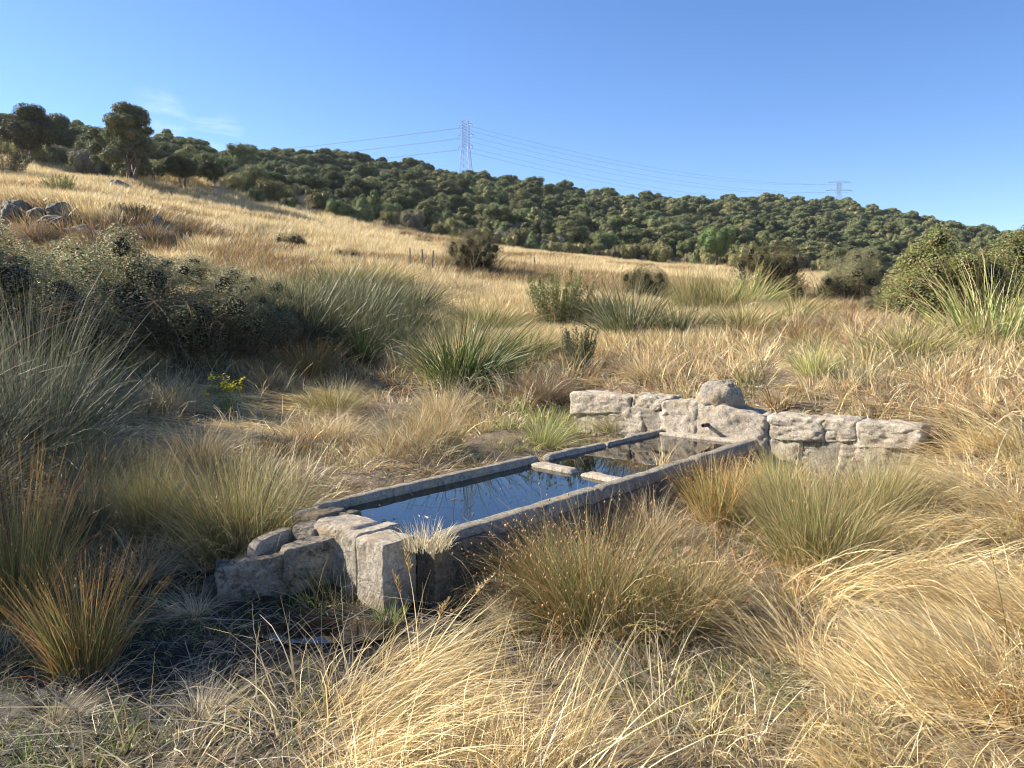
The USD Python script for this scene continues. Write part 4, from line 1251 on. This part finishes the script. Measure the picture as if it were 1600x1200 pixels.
for pal_, k_ in ((BRAMBLE, 2.3), (BRIGHTB, 1.45), (REDB, 1.6)):
    pal_[:] = [tuple(v_ * k_ for v_ in c_) for c_ in pal_]


def mound_lobes(seed, n=30):
    r = np.random.default_rng(seed)
    lobes = [(0, 0, 0.25, 0.42, 0.8)]
    for _ in range(n):
        a = r.uniform(0, 6.28); q = 0.44 * r.uniform(0, 1) ** 0.5
        lobes.append((q * math.cos(a), q * math.sin(a), max(0.10, 0.50 - q * 0.7 + r.normal() * 0.13), r.uniform(0.07, 0.20), r.uniform(0.7, 1.2)))
    return lobes


def mound_kind(key, name, palette, seed, nleaf, leaf, canes=60, material='foliage', cane_out=0.35):
    def build(prim):
        lobes = fit_lobes(mound_lobes(seed))
        p, d = lobed(lobes, nleaf, seed + 1, 0.55, 0.6)
        up = d + np.array([-0.15, 0, 0.45])
        m = leaves(p, up, leaf, palette, seed + 2, 0.8, 0.65)
        obj('foliage', m[:2], material, prim, col=m[2])
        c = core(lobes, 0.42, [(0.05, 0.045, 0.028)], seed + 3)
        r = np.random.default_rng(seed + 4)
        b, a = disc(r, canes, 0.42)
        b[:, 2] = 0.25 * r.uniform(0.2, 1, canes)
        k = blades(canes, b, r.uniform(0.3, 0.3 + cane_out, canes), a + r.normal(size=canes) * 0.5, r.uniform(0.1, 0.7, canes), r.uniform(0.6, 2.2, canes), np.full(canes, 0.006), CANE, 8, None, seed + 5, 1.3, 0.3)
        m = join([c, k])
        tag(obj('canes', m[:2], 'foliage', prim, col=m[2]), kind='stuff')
    return kind_of(key, name, build)


bramble = mound_kind('bramble', 'bramble_bush', BRAMBLE, 701, 52000, 0.0135, 170)
bramble2 = mound_kind('bramble_two', 'bramble_bush', BRAMBLE, 711, 52000, 0.0135, 150)
brightb = mound_kind('bright_bramble', 'bramble_bush', BRIGHTB, 721, 30000, 0.019, 60)
redb = mound_kind('red_bramble', 'bramble_bush', REDB, 731, 26000, 0.016, 70)


def bush(make, px, py, wpx, hpx, label, rz=0.0, cat='bush', depthw=1.0):
    p = hit(px, py)
    k = np.linalg.norm(p - C0) / 1200
    make(label, cat, p - [0, 0, 0.1], rz, (wpx * k, wpx * k * depthw, hpx * k))


for b in [
    (bramble, 30, 555, 280, 185, 'dense grey-green bramble thicket at the left edge behind the tall rush tussock', 0.0),
    (bramble2, 190, 555, 270, 190, 'tallest mound of dark bramble in the left thicket', 1.0),
    (bramble, 320, 560, 230, 150, 'lower mound of dark bramble at the right of the left thicket', 2.3),
    (bramble2, 105, 470, 230, 90, 'flat grey bramble on the bank below the left rocks', 4.1),
    (bramble2, 415, 560, 150, 110, 'bramble end running out among the grey rush tussocks', 5.0),
    (bramble, 405, 520, 170, 100, 'soft grey-green bramble mound joining the thicket to the rushes', 3.6),
    (bramble2, 300, 462, 200, 66, 'upper row of bramble behind the thicket', 2.2),
    (redb, 737, 430, 112, 76, 'dark round bramble bush alone on the meadow beside the fence posts', 0.5),
    (redb, 1010, 474, 92, 68, 'small dark bramble bush behind the fountain-shaped tussock', 2.0),
    (redb, 1205, 475, 120, 100, 'reddish dark bramble bush at the right of the meadow', 3.0),
    (bramble, 1325, 478, 130, 90, 'grey-green bramble bush between the reddish bush and the leafy one', 1.2),
    (brightb, 1470, 505, 190, 140, 'large leafy bright green bramble at the right behind the yellowish tussock', 0.4),
    (brightb, 1590, 490, 170, 125, 'dark leafy bramble cut off by the right edge', 2.6),
    (bramble2, 1400, 500, 110, 60, 'low brownish bramble in front of the leafy bright one', 0.9),
    (redb, 455, 394, 66, 34, 'low dark scrub in the middle of the golden slope', 1.1),
    (redb, 545, 414, 56, 30, 'low dark scrub in the hollow left of the fence posts', 2.9),
    (redb, 402, 374, 34, 14, 'tiny dark scrub on the golden slope', 0.2),
    (bramble, -120, 560, 300, 200, 'bramble thicket running out of the picture on the left', 3.3),
    (bramble2, -330, 750, 420, 340, 'added unseen bramble thicket outside the left edge that shades the left foreground', 1.7),  # added out of view to cast shade over the left foreground
]:
    bush(*b)


def shrub_build(palette, seed, stems, nleaf, leaf, spread):
    def build(prim):
        r = np.random.default_rng(seed)
        b, a = disc(r, stems, 0.20)
        b[:, 2] = -0.03
        q = np.hypot(b[:, 0], b[:, 1]) / 0.20
        st = blades(stems, b, r.uniform(0.75, 1.05, stems), a, spread * q, r.uniform(-0.1, 0.25, stems), np.full(stems, 0.010), CANE, 7, None, seed + 1)
        obj('stems', st[:2], 'foliage', prim, col=st[2])
        ax = st[0].reshape(stems, 8, 2, 3).mean(2)
        k = r.integers(0, stems, nleaf); u = 0.12 + 0.88 * r.uniform(0, 1, nleaf) ** 0.8
        j = np.minimum((u * 7).astype(int), 6); fr = (u * 7 - j)[:, None]
        p = ax[k, j] * (1 - fr) + ax[k, j + 1] * fr
        out = r.normal(size=(nleaf, 3)); out /= np.linalg.norm(out, axis=1, keepdims=True)
        p = p + out * 0.085 * r.uniform(0.3, 1.5, (nleaf, 1)) * (1.25 - u[:, None])
        m = leaves(p, out * 0.5 + [0, 0, 0.6], leaf, palette, seed + 2, 0.5, 0.4)
        obj('foliage', m[:2], 'foliage', prim, col=m[2])
    return build


leafy_shrub = kind_of('leafy_shrub', 'leafy_shrub', shrub_build(LEAFYG, 741, 70, 11000, 0.034, 0.5))
dark_shrub = kind_of('dark_shrub', 'leafy_shrub', shrub_build([(0.06, 0.075, 0.035), (0.09, 0.10, 0.05), (0.05, 0.06, 0.03)], 751, 40, 6000, 0.045, 0.42))
bush(leafy_shrub, 872, 522, 92, 112, 'upright green leafy shrub standing alone in the middle of the valley', 0.0, 'shrub')
bush(dark_shrub, 905, 575, 58, 80, 'small dark shrub in front of the upright leafy one', 0.7, 'shrub')
bush(dark_shrub, 10, 275, 60, 40, 'dark shrub at the left edge of the upper meadow', 1.4, 'shrub')
bush(leafy_shrub, 94, 312, 34, 40, 'small green shrub growing above the left rock outcrop', 2.1, 'shrub')
bush(dark_shrub, 213, 345, 36, 28, 'little shrub growing out of the right-hand rock on the slope', 2.8, 'shrub')

# yellow flowers
p = hit(352, 648)
fl = thing('ragwort_plant', 'plant with small yellow flowers before the bramble bank', 'flower', p)
r = np.random.default_rng(760)
st = blades(16, disc(r, 16, 0.1)[0], r.uniform(0.28, 0.5, 16), r.uniform(0, 6.28, 16), r.uniform(0.05, 0.5, 16), np.full(16, 0.2), np.full(16, 0.006), LUSH, 5, None, 761)
obj('stems', st[:2], 'rush', fl, col=st[2])
ax = st[0].reshape(16, 6, 2, 3).mean(2)
q = ax[r.integers(0, 16, 260), r.integers(1, 5, 260)] + r.normal(size=(260, 3)) * 0.03
m = leaves(q, np.tile([0, 0, 1.0], (260, 1)), 0.05, LUSH, 762, 0.8, 0.3); obj('leaves', m[:2], 'foliage', fl, col=m[2])
tips = ax[:, 5][ax[:, 5, 2] > 0.2]
q = tips[r.integers(0, len(tips), 220)] + r.normal(size=(220, 3)) * [0.03, 0.03, 0.02]
m = leaves(q, np.tile([-0.3, -0.3, 1.0], (220, 1)), 0.03, [(0.75, 0.62, 0.03), (0.8, 0.7, 0.035)], 763, 0.5, 1.0); obj('blossoms', m[:2], 'foliage', fl, col=m[2])

# ------------------------------------------------------------------ rocks in the pasture
def rock(px, py, wpx, hpx, label, seed, dw=0.8, amp=0.26, name='granite_boulder', cat='rock', sink=0.35):
    p = hit(px, py)
    k = np.linalg.norm(p - C0) / 1200
    m = boulder(p, (wpx * k * 0.36, wpx * k * 0.36 * dw, hpx * k * 0.46), seed * 0.7, seed, amp, 3, sink)
    tag(obj(name, m, 'granite_field', smooth=60), label, cat)


for a in [
    (178, 284, 17, 22, 'pale upright standing stone on the upper meadow left of the largest tree', 1, 0.5),
    (190, 296, 52, 22, 'dark jagged rock at the foot of the standing stone', 2),
    (150, 280, 30, 14, 'grey slab lying left of the standing stone', 3),
    (222, 296, 22, 14, 'rounded rock right of the jagged one on the upper meadow', 4),
    (78, 276, 16, 12, 'small grey rock alone near the top left of the meadow', 5),
    (100, 336, 60, 36, 'large grey outcrop rock with a shrub on top at the left', 6),
    (25, 338, 60, 40, 'outcrop rock at the left edge of the slope', 7),
    (62, 345, 50, 30, 'outcrop rock between the edge one and the large one with the shrub', 8),
    (130, 368, 60, 24, 'low dark ledge rock under the large outcrop rock', 9),
    (62, 362, 46, 22, 'low broken ledge rock at the far left above the bramble', 10),
    (205, 352, 36, 26, 'dark rock in the dry grass right of the outcrop', 11),
    (244, 352, 40, 26, 'reddish rock in the dry grass beside the little shrub', 12),
    (15, 322, 30, 16, 'low grey rock at the left edge above the bank', 21),
    (85, 352, 70, 26, 'long dark ledge in the face of the brown bank', 22),
    (160, 376, 50, 22, 'dark stone at the foot of the brown bank', 23),
    (225, 362, 44, 22, 'dark rock under the little shrub on the bank', 24),
    (262, 356, 26, 20, 'dark rock at the right end of the bank', 25),
    (382, 338, 18, 10, 'square stone lying alone in the meadow', 13),
    (952, 588, 30, 20, 'pale rounded stone in the brown grass behind the headwall', 14),
    (1410, 735, 34, 26, 'loose broken stone fallen beside the right end of the headwall', 15),
    (1515, 715, 40, 12, 'flat pale stone almost buried in grass right of the headwall', 16),
    (1058, 1150, 18, 16, 'small grey stone in the short grass at the bottom', 17),
    (330, 1010, 26, 14, 'dark wet stone in the black mud', 18),
]:
    rock(*a)
for a in [(560, 262, 12, 14, 'pale square rock among the trees below the ridge', 31), (1160, 318, 26, 14, 'bare pale rock outcrop on the right ridge', 32), (1408, 362, 14, 8, 'pale rock showing between trees on the right slope', 33)]:
    rock(*a, sink=0.0)

# fence posts
for k, (px_, py_, h_, lab) in enumerate(((641, 424, 36, 'leftmost of the thin wooden fence posts on the meadow'), (660, 424, 34, 'middle one of the three thin wooden fence posts'), (672, 430, 38, 'leaning fence post nearest the round bramble bush'), (835, 424, 22, 'single short fence post above the leafy shrub'))):
    p = hit(px_, py_)
    d = np.linalg.norm(p - C0) / 1200
    hh = h_ * d
    post = hexstone([p + [-0.028, -0.028, -0.3], p + [0.028, -0.028, -0.3], p + [0.028, 0.028, -0.3], p + [-0.028, 0.028, -0.3],
                     p + [-0.022 + 0.12 * (k == 2), -0.022, hh], p + [0.022 + 0.12 * (k == 2), -0.022, hh * 1.01], p + [0.022 + 0.12 * (k == 2), 0.022, hh], p + [-0.022 + 0.12 * (k == 2), 0.022, hh]], r=0.12, amp=0.004, freq=8, seed=k, n=4)
    tag(obj('fence_post', post, 'old_wood', smooth=50), lab, 'fence post', 'fence posts on the meadow')

# ------------------------------------------------------------------ pylons and lines
def strut(a, b, w):
    return trimesh.creation.cylinder(radius=w, segment=[a, b], sections=5)


def pylon(base, height, foot, waist, arms, rz, label):
    prim = thing('pylon', label, 'pylon', base, rz)
    hw = lambda z: (foot + (waist - foot) * min(1, z / (height * 0.62))) / 2
    for sx in (-1, 1):
        for sy in (-1, 1):
            pts = [np.array([sx * hw(z), sy * hw(z), z]) for z in (0, height * 0.62, height * 0.96)]
            obj('leg', trimesh.util.concatenate([strut(pts[0], pts[1], 0.09), strut(pts[1], pts[2], 0.075)]), 'galvanised', prim)
    zs = np.concatenate([np.linspace(0, height * 0.62, 8), np.linspace(height * 0.62, height * 0.96, 9)[1:]])
    br = []
    for z0, z1 in zip(zs[:-1], zs[1:]):
        a, b = hw(z0), hw(z1)
        for s in (-1, 1):
            br += [strut([-a, s * a, z0], [b, s * b, z1], 0.035), strut([a, s * a, z0], [-b, s * b, z1], 0.035), strut([s * a, -a, z0], [s * b, b, z1], 0.035), strut([s * a, a, z0], [s * b, -b, z1], 0.035), strut([-b, s * b, z1], [b, s * b, z1], 0.035), strut([s * b, -b, z1], [s * b, b, z1], 0.035)]
    tag(obj('bracing', trimesh.util.concatenate(br), 'galvanised', prim), kind='stuff')
    tips = []
    for z, ln in arms:
        for s in (-1, 1):
            w = hw(z)
            tip = np.array([s * ln, 0, z])
            ms = [strut([s * w, -w, z], tip, 0.06), strut([s * w, w, z], tip, 0.06), strut([s * w, -w, z + 1.2], tip, 0.045), strut([s * w, w, z + 1.2], tip, 0.045)]
            obj('crossarm', trimesh.util.concatenate(ms), 'galvanised', prim)
            obj('insulator', strut(tip, tip - [0, 0, 1.0], 0.1), 'galvanised', prim)
            c_, s_ = math.cos(rz), math.sin(rz)
            q_ = tip - [0, 0, 1.0]
            tips.append(np.asarray(base) + [q_[0] * c_ - q_[1] * s_, q_[0] * s_ + q_[1] * c_, q_[2]])
    pk = trimesh.util.concatenate([strut([sx * hw(height), sy * hw(height), height * 0.96], [0, 0, height], 0.08) for sx in (-1, 1) for sy in (-1, 1)])
    obj('peak', pk, 'galvanised', prim)
    return tips


P1 = at(728, 296, 300.0)
top1 = at(728, 187, 300.0)
H1 = top1[2] - P1[2]
P2 = at(1309, 338, 520.0)
H2 = at(1309, 282, 520.0)[2] - P2[2]
d12 = P2 - P1; d12[2] = 0; d12 /= np.linalg.norm(d12)
rz1 = math.atan2(d12[1], d12[0]) - math.pi / 2
t1 = pylon(P1, H1, 5.0, 2.4, [(H1 * 0.93, 2.6), (H1 * 0.78, 3.2), (H1 * 0.62, 2.9)], rz1 + 0.5, 'tall lattice pylon on the ridge in the middle of the picture')
t2 = pylon(P2, H2, 6.0, 2.6, [(H2 * 0.95, 7.5), (H2 * 0.72, 9.0), (H2 * 0.45, 8.0)], rz1 + 0.75, 'farther lattice pylon showing its arms above the right ridge')
P0 = at(-150, 330, 420.0)
LV = ['top', 'middle', 'bottom']
for k in range(6):
    a, b = t1[k], t2[k]
    t = np.linspace(0, 1, 40)[:, None]
    pts = a * (1 - t) + b * t - np.array([0, 0, 1.0]) * 4 * t * (1 - t) * 7.0
    which = ('front' if k % 2 == 0 else 'rear')
    tag(obj('power_line', tube(pts, np.full(40, 0.043), 5), 'conductor'), f'{which} wire of the {LV[k // 2]} pair sagging from the tall pylon to the farther one', 'power line', 'power lines right of the tall pylon')
    e = P0 + [0, 0, a[2] - P1[2] - 6] + np.array([0.0, 0.0, 0.0]) + (a - P1) * [1, 1, 0]
    pts = a * (1 - t) + e * t - np.array([0, 0, 1.0]) * 4 * t * (1 - t) * 3.0
    tag(obj('power_line', tube(pts, np.full(40, 0.043), 5), 'conductor'), f'{which} wire of the {LV[k // 2]} pair running from the tall pylon left behind the ridge', 'power line', 'power lines left of the tall pylon')

# ------------------------------------------------------------------ grass
ZONES = {
    'mud': MUD,
    'combed': [(1200, 1000), (1290, 900), (1420, 760), (1470, 700), (1900, 640), (1900, 1400), (1260, 1400), (1290, 1100)],
    'heap': [(400, 1400), (470, 1130), (580, 1050), (700, 1030), (830, 1080), (860, 1400)],
    'short': [(830, 1080), (1000, 1010), (1130, 950), (1230, 960), (1290, 1100), (1260, 1400), (860, 1400)],
    'left_low': [(-500, 1400), (-500, 1080), (250, 1100), (480, 1080), (420, 1400)],
    'matted': [(165, 690), (200, 655), (360, 620), (560, 605), (600, 640), (480, 690), (300, 700)],
    'green': [(720, 700), (800, 640), (1000, 640), (1040, 668), (830, 712), (700, 720)],
    'front': [(740, 930), (1150, 730), (1420, 740), (1290, 900), (1200, 1000), (830, 1080), (760, 1000)],
}
ZP = {k: shapely.Polygon(v) for k, v in ZONES.items()}
S = {}


def add_kind(key, label, material, seed, n, count, *args, **k):
    """COUNT tufts for close by, then as many with fewer and broader blades for farther off, twice."""
    args = list(args)
    out = []
    for far, (share, wide) in enumerate(((1.0, 1.0), (0.75, 1.4), (0.5, 2.2))):
        for i in range(count):
            m = clump(seed + i + 3000 * far, int(n * share), *args[:5], args[5] * wide, *args[6:], **k)
            out.append((m[:2], material, m[2]))
    S[key] = (label, out, count)


add_kind('combed_grass', 'long bright straw-coloured grass combed over by the wind', 'straw', 800, 100, 5, 0.17, 0.25, 0.58, (0.7, 0.35), (0.2, 0.9), 0.0031, STRAW + STRAW[:2] + TAN[1:2] + PALE[:1], None, 0.4, 5)
add_kind('lying_straw', 'thick straw lying flat in one direction', 'straw', 810, 100, 5, 0.17, 0.2, 0.45, (1.25, 0.14), (0.0, 0.4), 0.0029, STRAW + STRAW + TAN[:2] + PALE[:1], None, 0.4, 4)
add_kind('tan_grass', 'tangled tan dry grass over the valley floor', 'straw', 820, 80, 5, 0.16, 0.10, 0.34, (0.15, 0.5), (0.2, 1.9), 0.0037, TAN + STRAW[:1] + PALE[:1], None, None, 4, 1.6, 0.5)
add_kind('pale_grass', 'bleached dry grass among the tan grass', 'straw', 826, 75, 4, 0.16, 0.10, 0.36, (0.1, 0.5), (0.2, 1.7), 0.0036, PALE + STRAW, None, None, 4, 1.6, 0.5)
add_kind('brown_grass', 'rust-brown dry grass in dark patches', 'straw', 832, 80, 4, 0.15, 0.08, 0.30, (0.15, 0.5), (0.3, 1.8), 0.0036, RUST + TAN[2:3] + DEAD[2:3], None, None, 4, 1.6, 0.5)
add_kind('olive_grass', 'half green grass in the damper hollows', 'rush', 836, 80, 4, 0.15, 0.10, 0.33, (0.1, 0.4), (0.2, 1.3), 0.0036, OLIVE + GREY[:2] + TAN[:1], None, None, 4)
add_kind('short_grass', 'short trampled dry grass and stubble in the foreground', 'straw', 840, 80, 4, 0.15, 0.02, 0.12, (0.5, 0.6), (0.0, 1.4), 0.0032, PALE + DEAD[:2] + OLIVE[:1] + TAN[:2], None, None, 3)
add_kind('dead_thatch', 'grey broken stalks lying over the mud', 'straw', 860, 26, 4, 0.2, 0.10, 0.42, (1.05, 0.4), (0.0, 0.8), 0.0038, DEAD + PALE[:1], None, None, 3, 1.2, 0.6)
add_kind('green_grass', 'fresh green grass by the water', 'rush', 880, 60, 4, 0.13, 0.10, 0.26, (0.1, 0.45), (0.2, 1.3), 0.0045, LUSH + STRAW[:1], None, None, 4)
add_kind('green_sprouts', 'low green sprouts in the wet ground', 'rush', 890, 46, 3, 0.13, 0.03, 0.13, (0.2, 0.6), (0.0, 1.2), 0.005, LUSH + GREEN[:2] + GREY[:1], None, None, 3)
add_kind('straw_litter', 'broken straw lying flat on the ground', 'straw', 870, 90, 4, 0.22, 0.02, 0.11, (1.3, 0.2), (0.0, 0.3), 0.003, PALE + DEAD + TAN + DEAD, None, None, 2, 1.2, 0.6)
S['meadow_grass'] = ('golden dry grass of the sloping meadow', [(m[:2], 'straw', m[2]) for m in [clump(900 + k, 90, 0.5, 0.3, 0.6, (0.05, 0.3), (0.1, 0.7), 0.02, STRAW + PALE[:2] + STRAW[:2], None, None, 3) for k in range(4)] + [clump(910 + k, 80, 0.5, 0.2, 0.5, (0.1, 0.4), (0.1, 1.0), 0.02, TAN[2:] + RUST[1:] + OLIVE[1:2] + DEAD[2:3], None, None, 3) for k in range(4)]], 4)




def zone_of(px, py):
    z = np.full(len(px), 'rest', dtype=object)
    for k in ('front', 'green', 'matted', 'left_low', 'short', 'heap', 'combed', 'mud'):
        z[shapely.contains_xy(ZP[k], px, py)] = k
    return z


MIX = {   # instances per square metre near the viewer
    'rest': {'tan_grass': 12, 'pale_grass': 9, 'brown_grass': 8, 'olive_grass': 6, 'lying_straw': 4, 'short_grass': 16, 'straw_litter': 26},
    'mud': {'dead_thatch': 46, 'green_sprouts': 30, 'short_grass': 12, 'straw_litter': 26},
    'combed': {'combed_grass': 24, 'pale_grass': 12, 'tan_grass': 6, 'olive_grass': 3, 'short_grass': 20, 'lying_straw': 8, 'brown_grass': 5, 'straw_litter': 20},
    'heap': {'lying_straw': 80, 'short_grass': 60, 'tan_grass': 6, 'straw_litter': 60, 'pale_grass': 5, 'combed_grass': 8},
    'short': {'short_grass': 110, 'dead_thatch': 10, 'green_sprouts': 18, 'lying_straw': 4, 'straw_litter': 90, 'pale_grass': 3},
    'left_low': {'dead_thatch': 70, 'short_grass': 80, 'green_sprouts': 40, 'straw_litter': 80, 'tan_grass': 7},
    'matted': {'lying_straw': 70, 'short_grass': 30, 'straw_litter': 30, 'pale_grass': 3},
    'green': {'green_grass': 26, 'pale_grass': 4},
    'front': {'short_grass': 70, 'tan_grass': 9, 'green_sprouts': 8, 'dead_thatch': 10, 'brown_grass': 6, 'straw_litter': 60, 'pale_grass': 3},
}
PATCH = {'tan_grass': 1, 'pale_grass': 2, 'brown_grass': 3, 'olive_grass': 4, 'combed_grass': 5, 'lying_straw': 6, 'green_sprouts': 7, 'dead_thatch': 8, 'short_grass': 9, 'green_grass': 10, 'straw_litter': 11}
r = np.random.default_rng(99)
bag = {k: [] for k in S}


def keep_clear(x, y):
    s, w = trough_local(x, y)
    inside = (s > -0.33) & (s < LEN + 0.6) & (w > WN - 0.2 - 0.04 * np.maximum(s, 0)) & (w < 0.27)
    wl_ = (s > LEN + 0.1) & (s < LEN + 0.6) & (w > -1.75) & (w < 1.7)
    bs = shapely.contains_xy(bed.buffer(0.14), x, y)
    return inside | wl_ | bs


# near ground, out to 15 m
N = 260000
a = r.uniform(-0.72, 0.72, N)
rad = np.sqrt(r.uniform(1.9 ** 2, 15.0 ** 2, N))
x, y = rad * np.sin(a), rad * np.cos(a)
z = ground(x, y)
dens = N / (0.72 * (15.0 ** 2 - 1.9 ** 2))
px, py = project(np.stack([x, y, z], 1))
zn = zone_of(px, py)
clear = keep_clear(x, y)
for zone, mix in MIX.items():
    sel = np.nonzero((zn == zone) & ~clear)[0]
    r.shuffle(sel)
    tot = sum(mix.values())
    kinds = list(mix)
    pr_ = np.array([mix[k] for k in kinds], float) / dens
    fall = np.clip(5.5 / rad[sel], 0.45, 1.0)
    p3 = np.stack([x[sel], y[sel], 0 * sel], 1)
    wts = np.stack([pr_[j] * np.clip(4.5 * (meshkit.fbm(p3 / (0.8 if PATCH[k] < 5 else 0.6), 2, 300 + PATCH[k]) - 0.5) + 1.0, 0.12 if PATCH[k] not in (6, 8, 9, 11) else 0.6, 2.2) for j, k in enumerate(kinds)], 1)
    u2 = r.uniform(size=len(sel)) / fall
    ch = (np.cumsum(wts, 1) < u2[:, None]).sum(1)
    for j, k in enumerate(kinds):
        bag[k].append(sel[ch == j])
# which way the long grass is combed (radians, +x to the right): towards the lower left on the right, to the left where matted
flow_dir = {'combed': math.radians(200), 'heap': math.radians(40), 'matted': math.radians(175), 'rest': math.radians(160)}
for k in S:
    if k == 'meadow_grass':
        continue
    ids = np.concatenate(bag[k]) if bag[k] else np.array([], int)
    if not len(ids):
        continue
    rz = r.uniform(0, 6.28, len(ids))
    if k in ('combed_grass', 'lying_straw'):
        p3 = np.stack([x[ids], y[ids], 0 * ids], 1)
        sw = (meshkit.fbm(p3 / 0.55, 2, 66) - 0.5) * 5.0
        rz = np.array([flow_dir.get(q_, 2.8) for q_ in zn[ids]]) + sw + r.normal(size=len(ids)) * 0.25
    p3 = np.stack([x[ids], y[ids], 0 * ids], 1)
    s_, w_ = trough_local(x[ids], y[ids])
    low = 1 - 0.6 * soft(w_, WN - 1.15, WN - 0.8) * (1 - soft(w_, -0.1, 0.0)) * soft(s_, -0.3, 0.3) * (1 - soft(s_, 4.2, 4.8))
    low = low * (1 - 0.55 * soft(s_, LEN - 1.1, LEN - 0.8) * (1 - soft(s_, LEN + 0.1, LEN + 0.2)) * soft(w_, 0.2, 0.4) * (1 - soft(w_, 2.0, 2.4)))
    sc = r.uniform(0.75, 1.25, len(ids)) * (0.55 + 0.9 * meshkit.fbm(p3 / 0.7, 2, 55)) * (1 + 0.25 * soft(rad[ids], 6, 14))
    scatter(k, S[k][1], (r.integers(0, S[k][2], len(ids)) + S[k][2] * ((rad[ids] + r.normal(size=len(ids)) * 0.4 > 4.6).astype(int) + (rad[ids] + r.normal(size=len(ids)) * 0.8 > 8.5)), np.stack([x[ids], y[ids], z[ids]], 1), quat(rz), np.stack([sc, sc, low * sc * r.uniform(0.8, 1.2, len(ids))], 1)), S[k][0])

# floating bits on the water
nb = 46
fb = np.stack([L(r.uniform(0.0, 0.5) if k < 26 else r.uniform(0.3, LEN - 0.2), r.uniform(-0.5, 0.02) if k < 26 else r.uniform(WN, 0.0), WZ + 0.003) for k in range(nb)])
m = blades(nb, fb, r.uniform(0.015, 0.07, nb), r.uniform(0, 6.28, nb), np.full(nb, 1.54), np.full(nb, 0.0), r.uniform(0.004, 0.009, nb), DEAD + TAN + OLIVE, 2, None, 5)
tag(obj('floating_debris', m[:2], 'straw', col=m[2]), 'bits of dead leaf and straw floating on the trough water', None, None, 'stuff')
# low scrub along the bank across the slope
# the meadow beyond
N = 26000
a = r.uniform(-0.75, 0.75, N)
rad = np.exp(r.uniform(math.log(12.5), math.log(125), N))
x, y = rad * np.sin(a), rad * np.cos(a)
fs = forest_share(x, y)
dit = shapely.distance(DITCH, shapely.points(x, y))
ok = (fs < 0.10) & ((dit > 1.5) | (r.uniform(size=N) < 0.10)) & (r.uniform(size=N) < soft(rad, 12.0, 15.0))
x, y, rad = x[ok], y[ok], rad[ok]
z = ground(x, y)
pn = meshkit.fbm(np.stack([x * 0.5, y, 0 * x], 1) / 4.5, 3, 71)
pn2 = meshkit.fbm(np.stack([x * 0.4, y, 0 * x], 1) / 9.0, 3, 72)
tan_ = (pn + 0.10 * (1 - soft(rad, 18, 34)) > 0.60)
bnk = shapely.contains_xy(BANK, x, y)
tan_ = tan_ | bnk
keep = ((pn2 < 0.64) | (r.uniform(size=len(x)) < 0.35)) & (~bnk | (r.uniform(size=len(x)) < 0.6))
x, y, z, rad, pn, tan_ = x[keep], y[keep], z[keep], rad[keep], pn[keep], tan_[keep]
k = 0.55 * np.clip(rad / 16, 0.8, 2.6) * r.uniform(0.8, 1.2, len(x)) * (0.7 + 0.6 * pn)
scatter('meadow_grass', S['meadow_grass'][1], (r.integers(0, 4, len(x)) + 4 * tan_, np.stack([x, y, z], 1), quat(r.uniform(0, 6.28, len(x))), np.stack([k, k, np.clip(k, 0.6, 1.1) * 0.9], 1)), S['meadow_grass'][0])
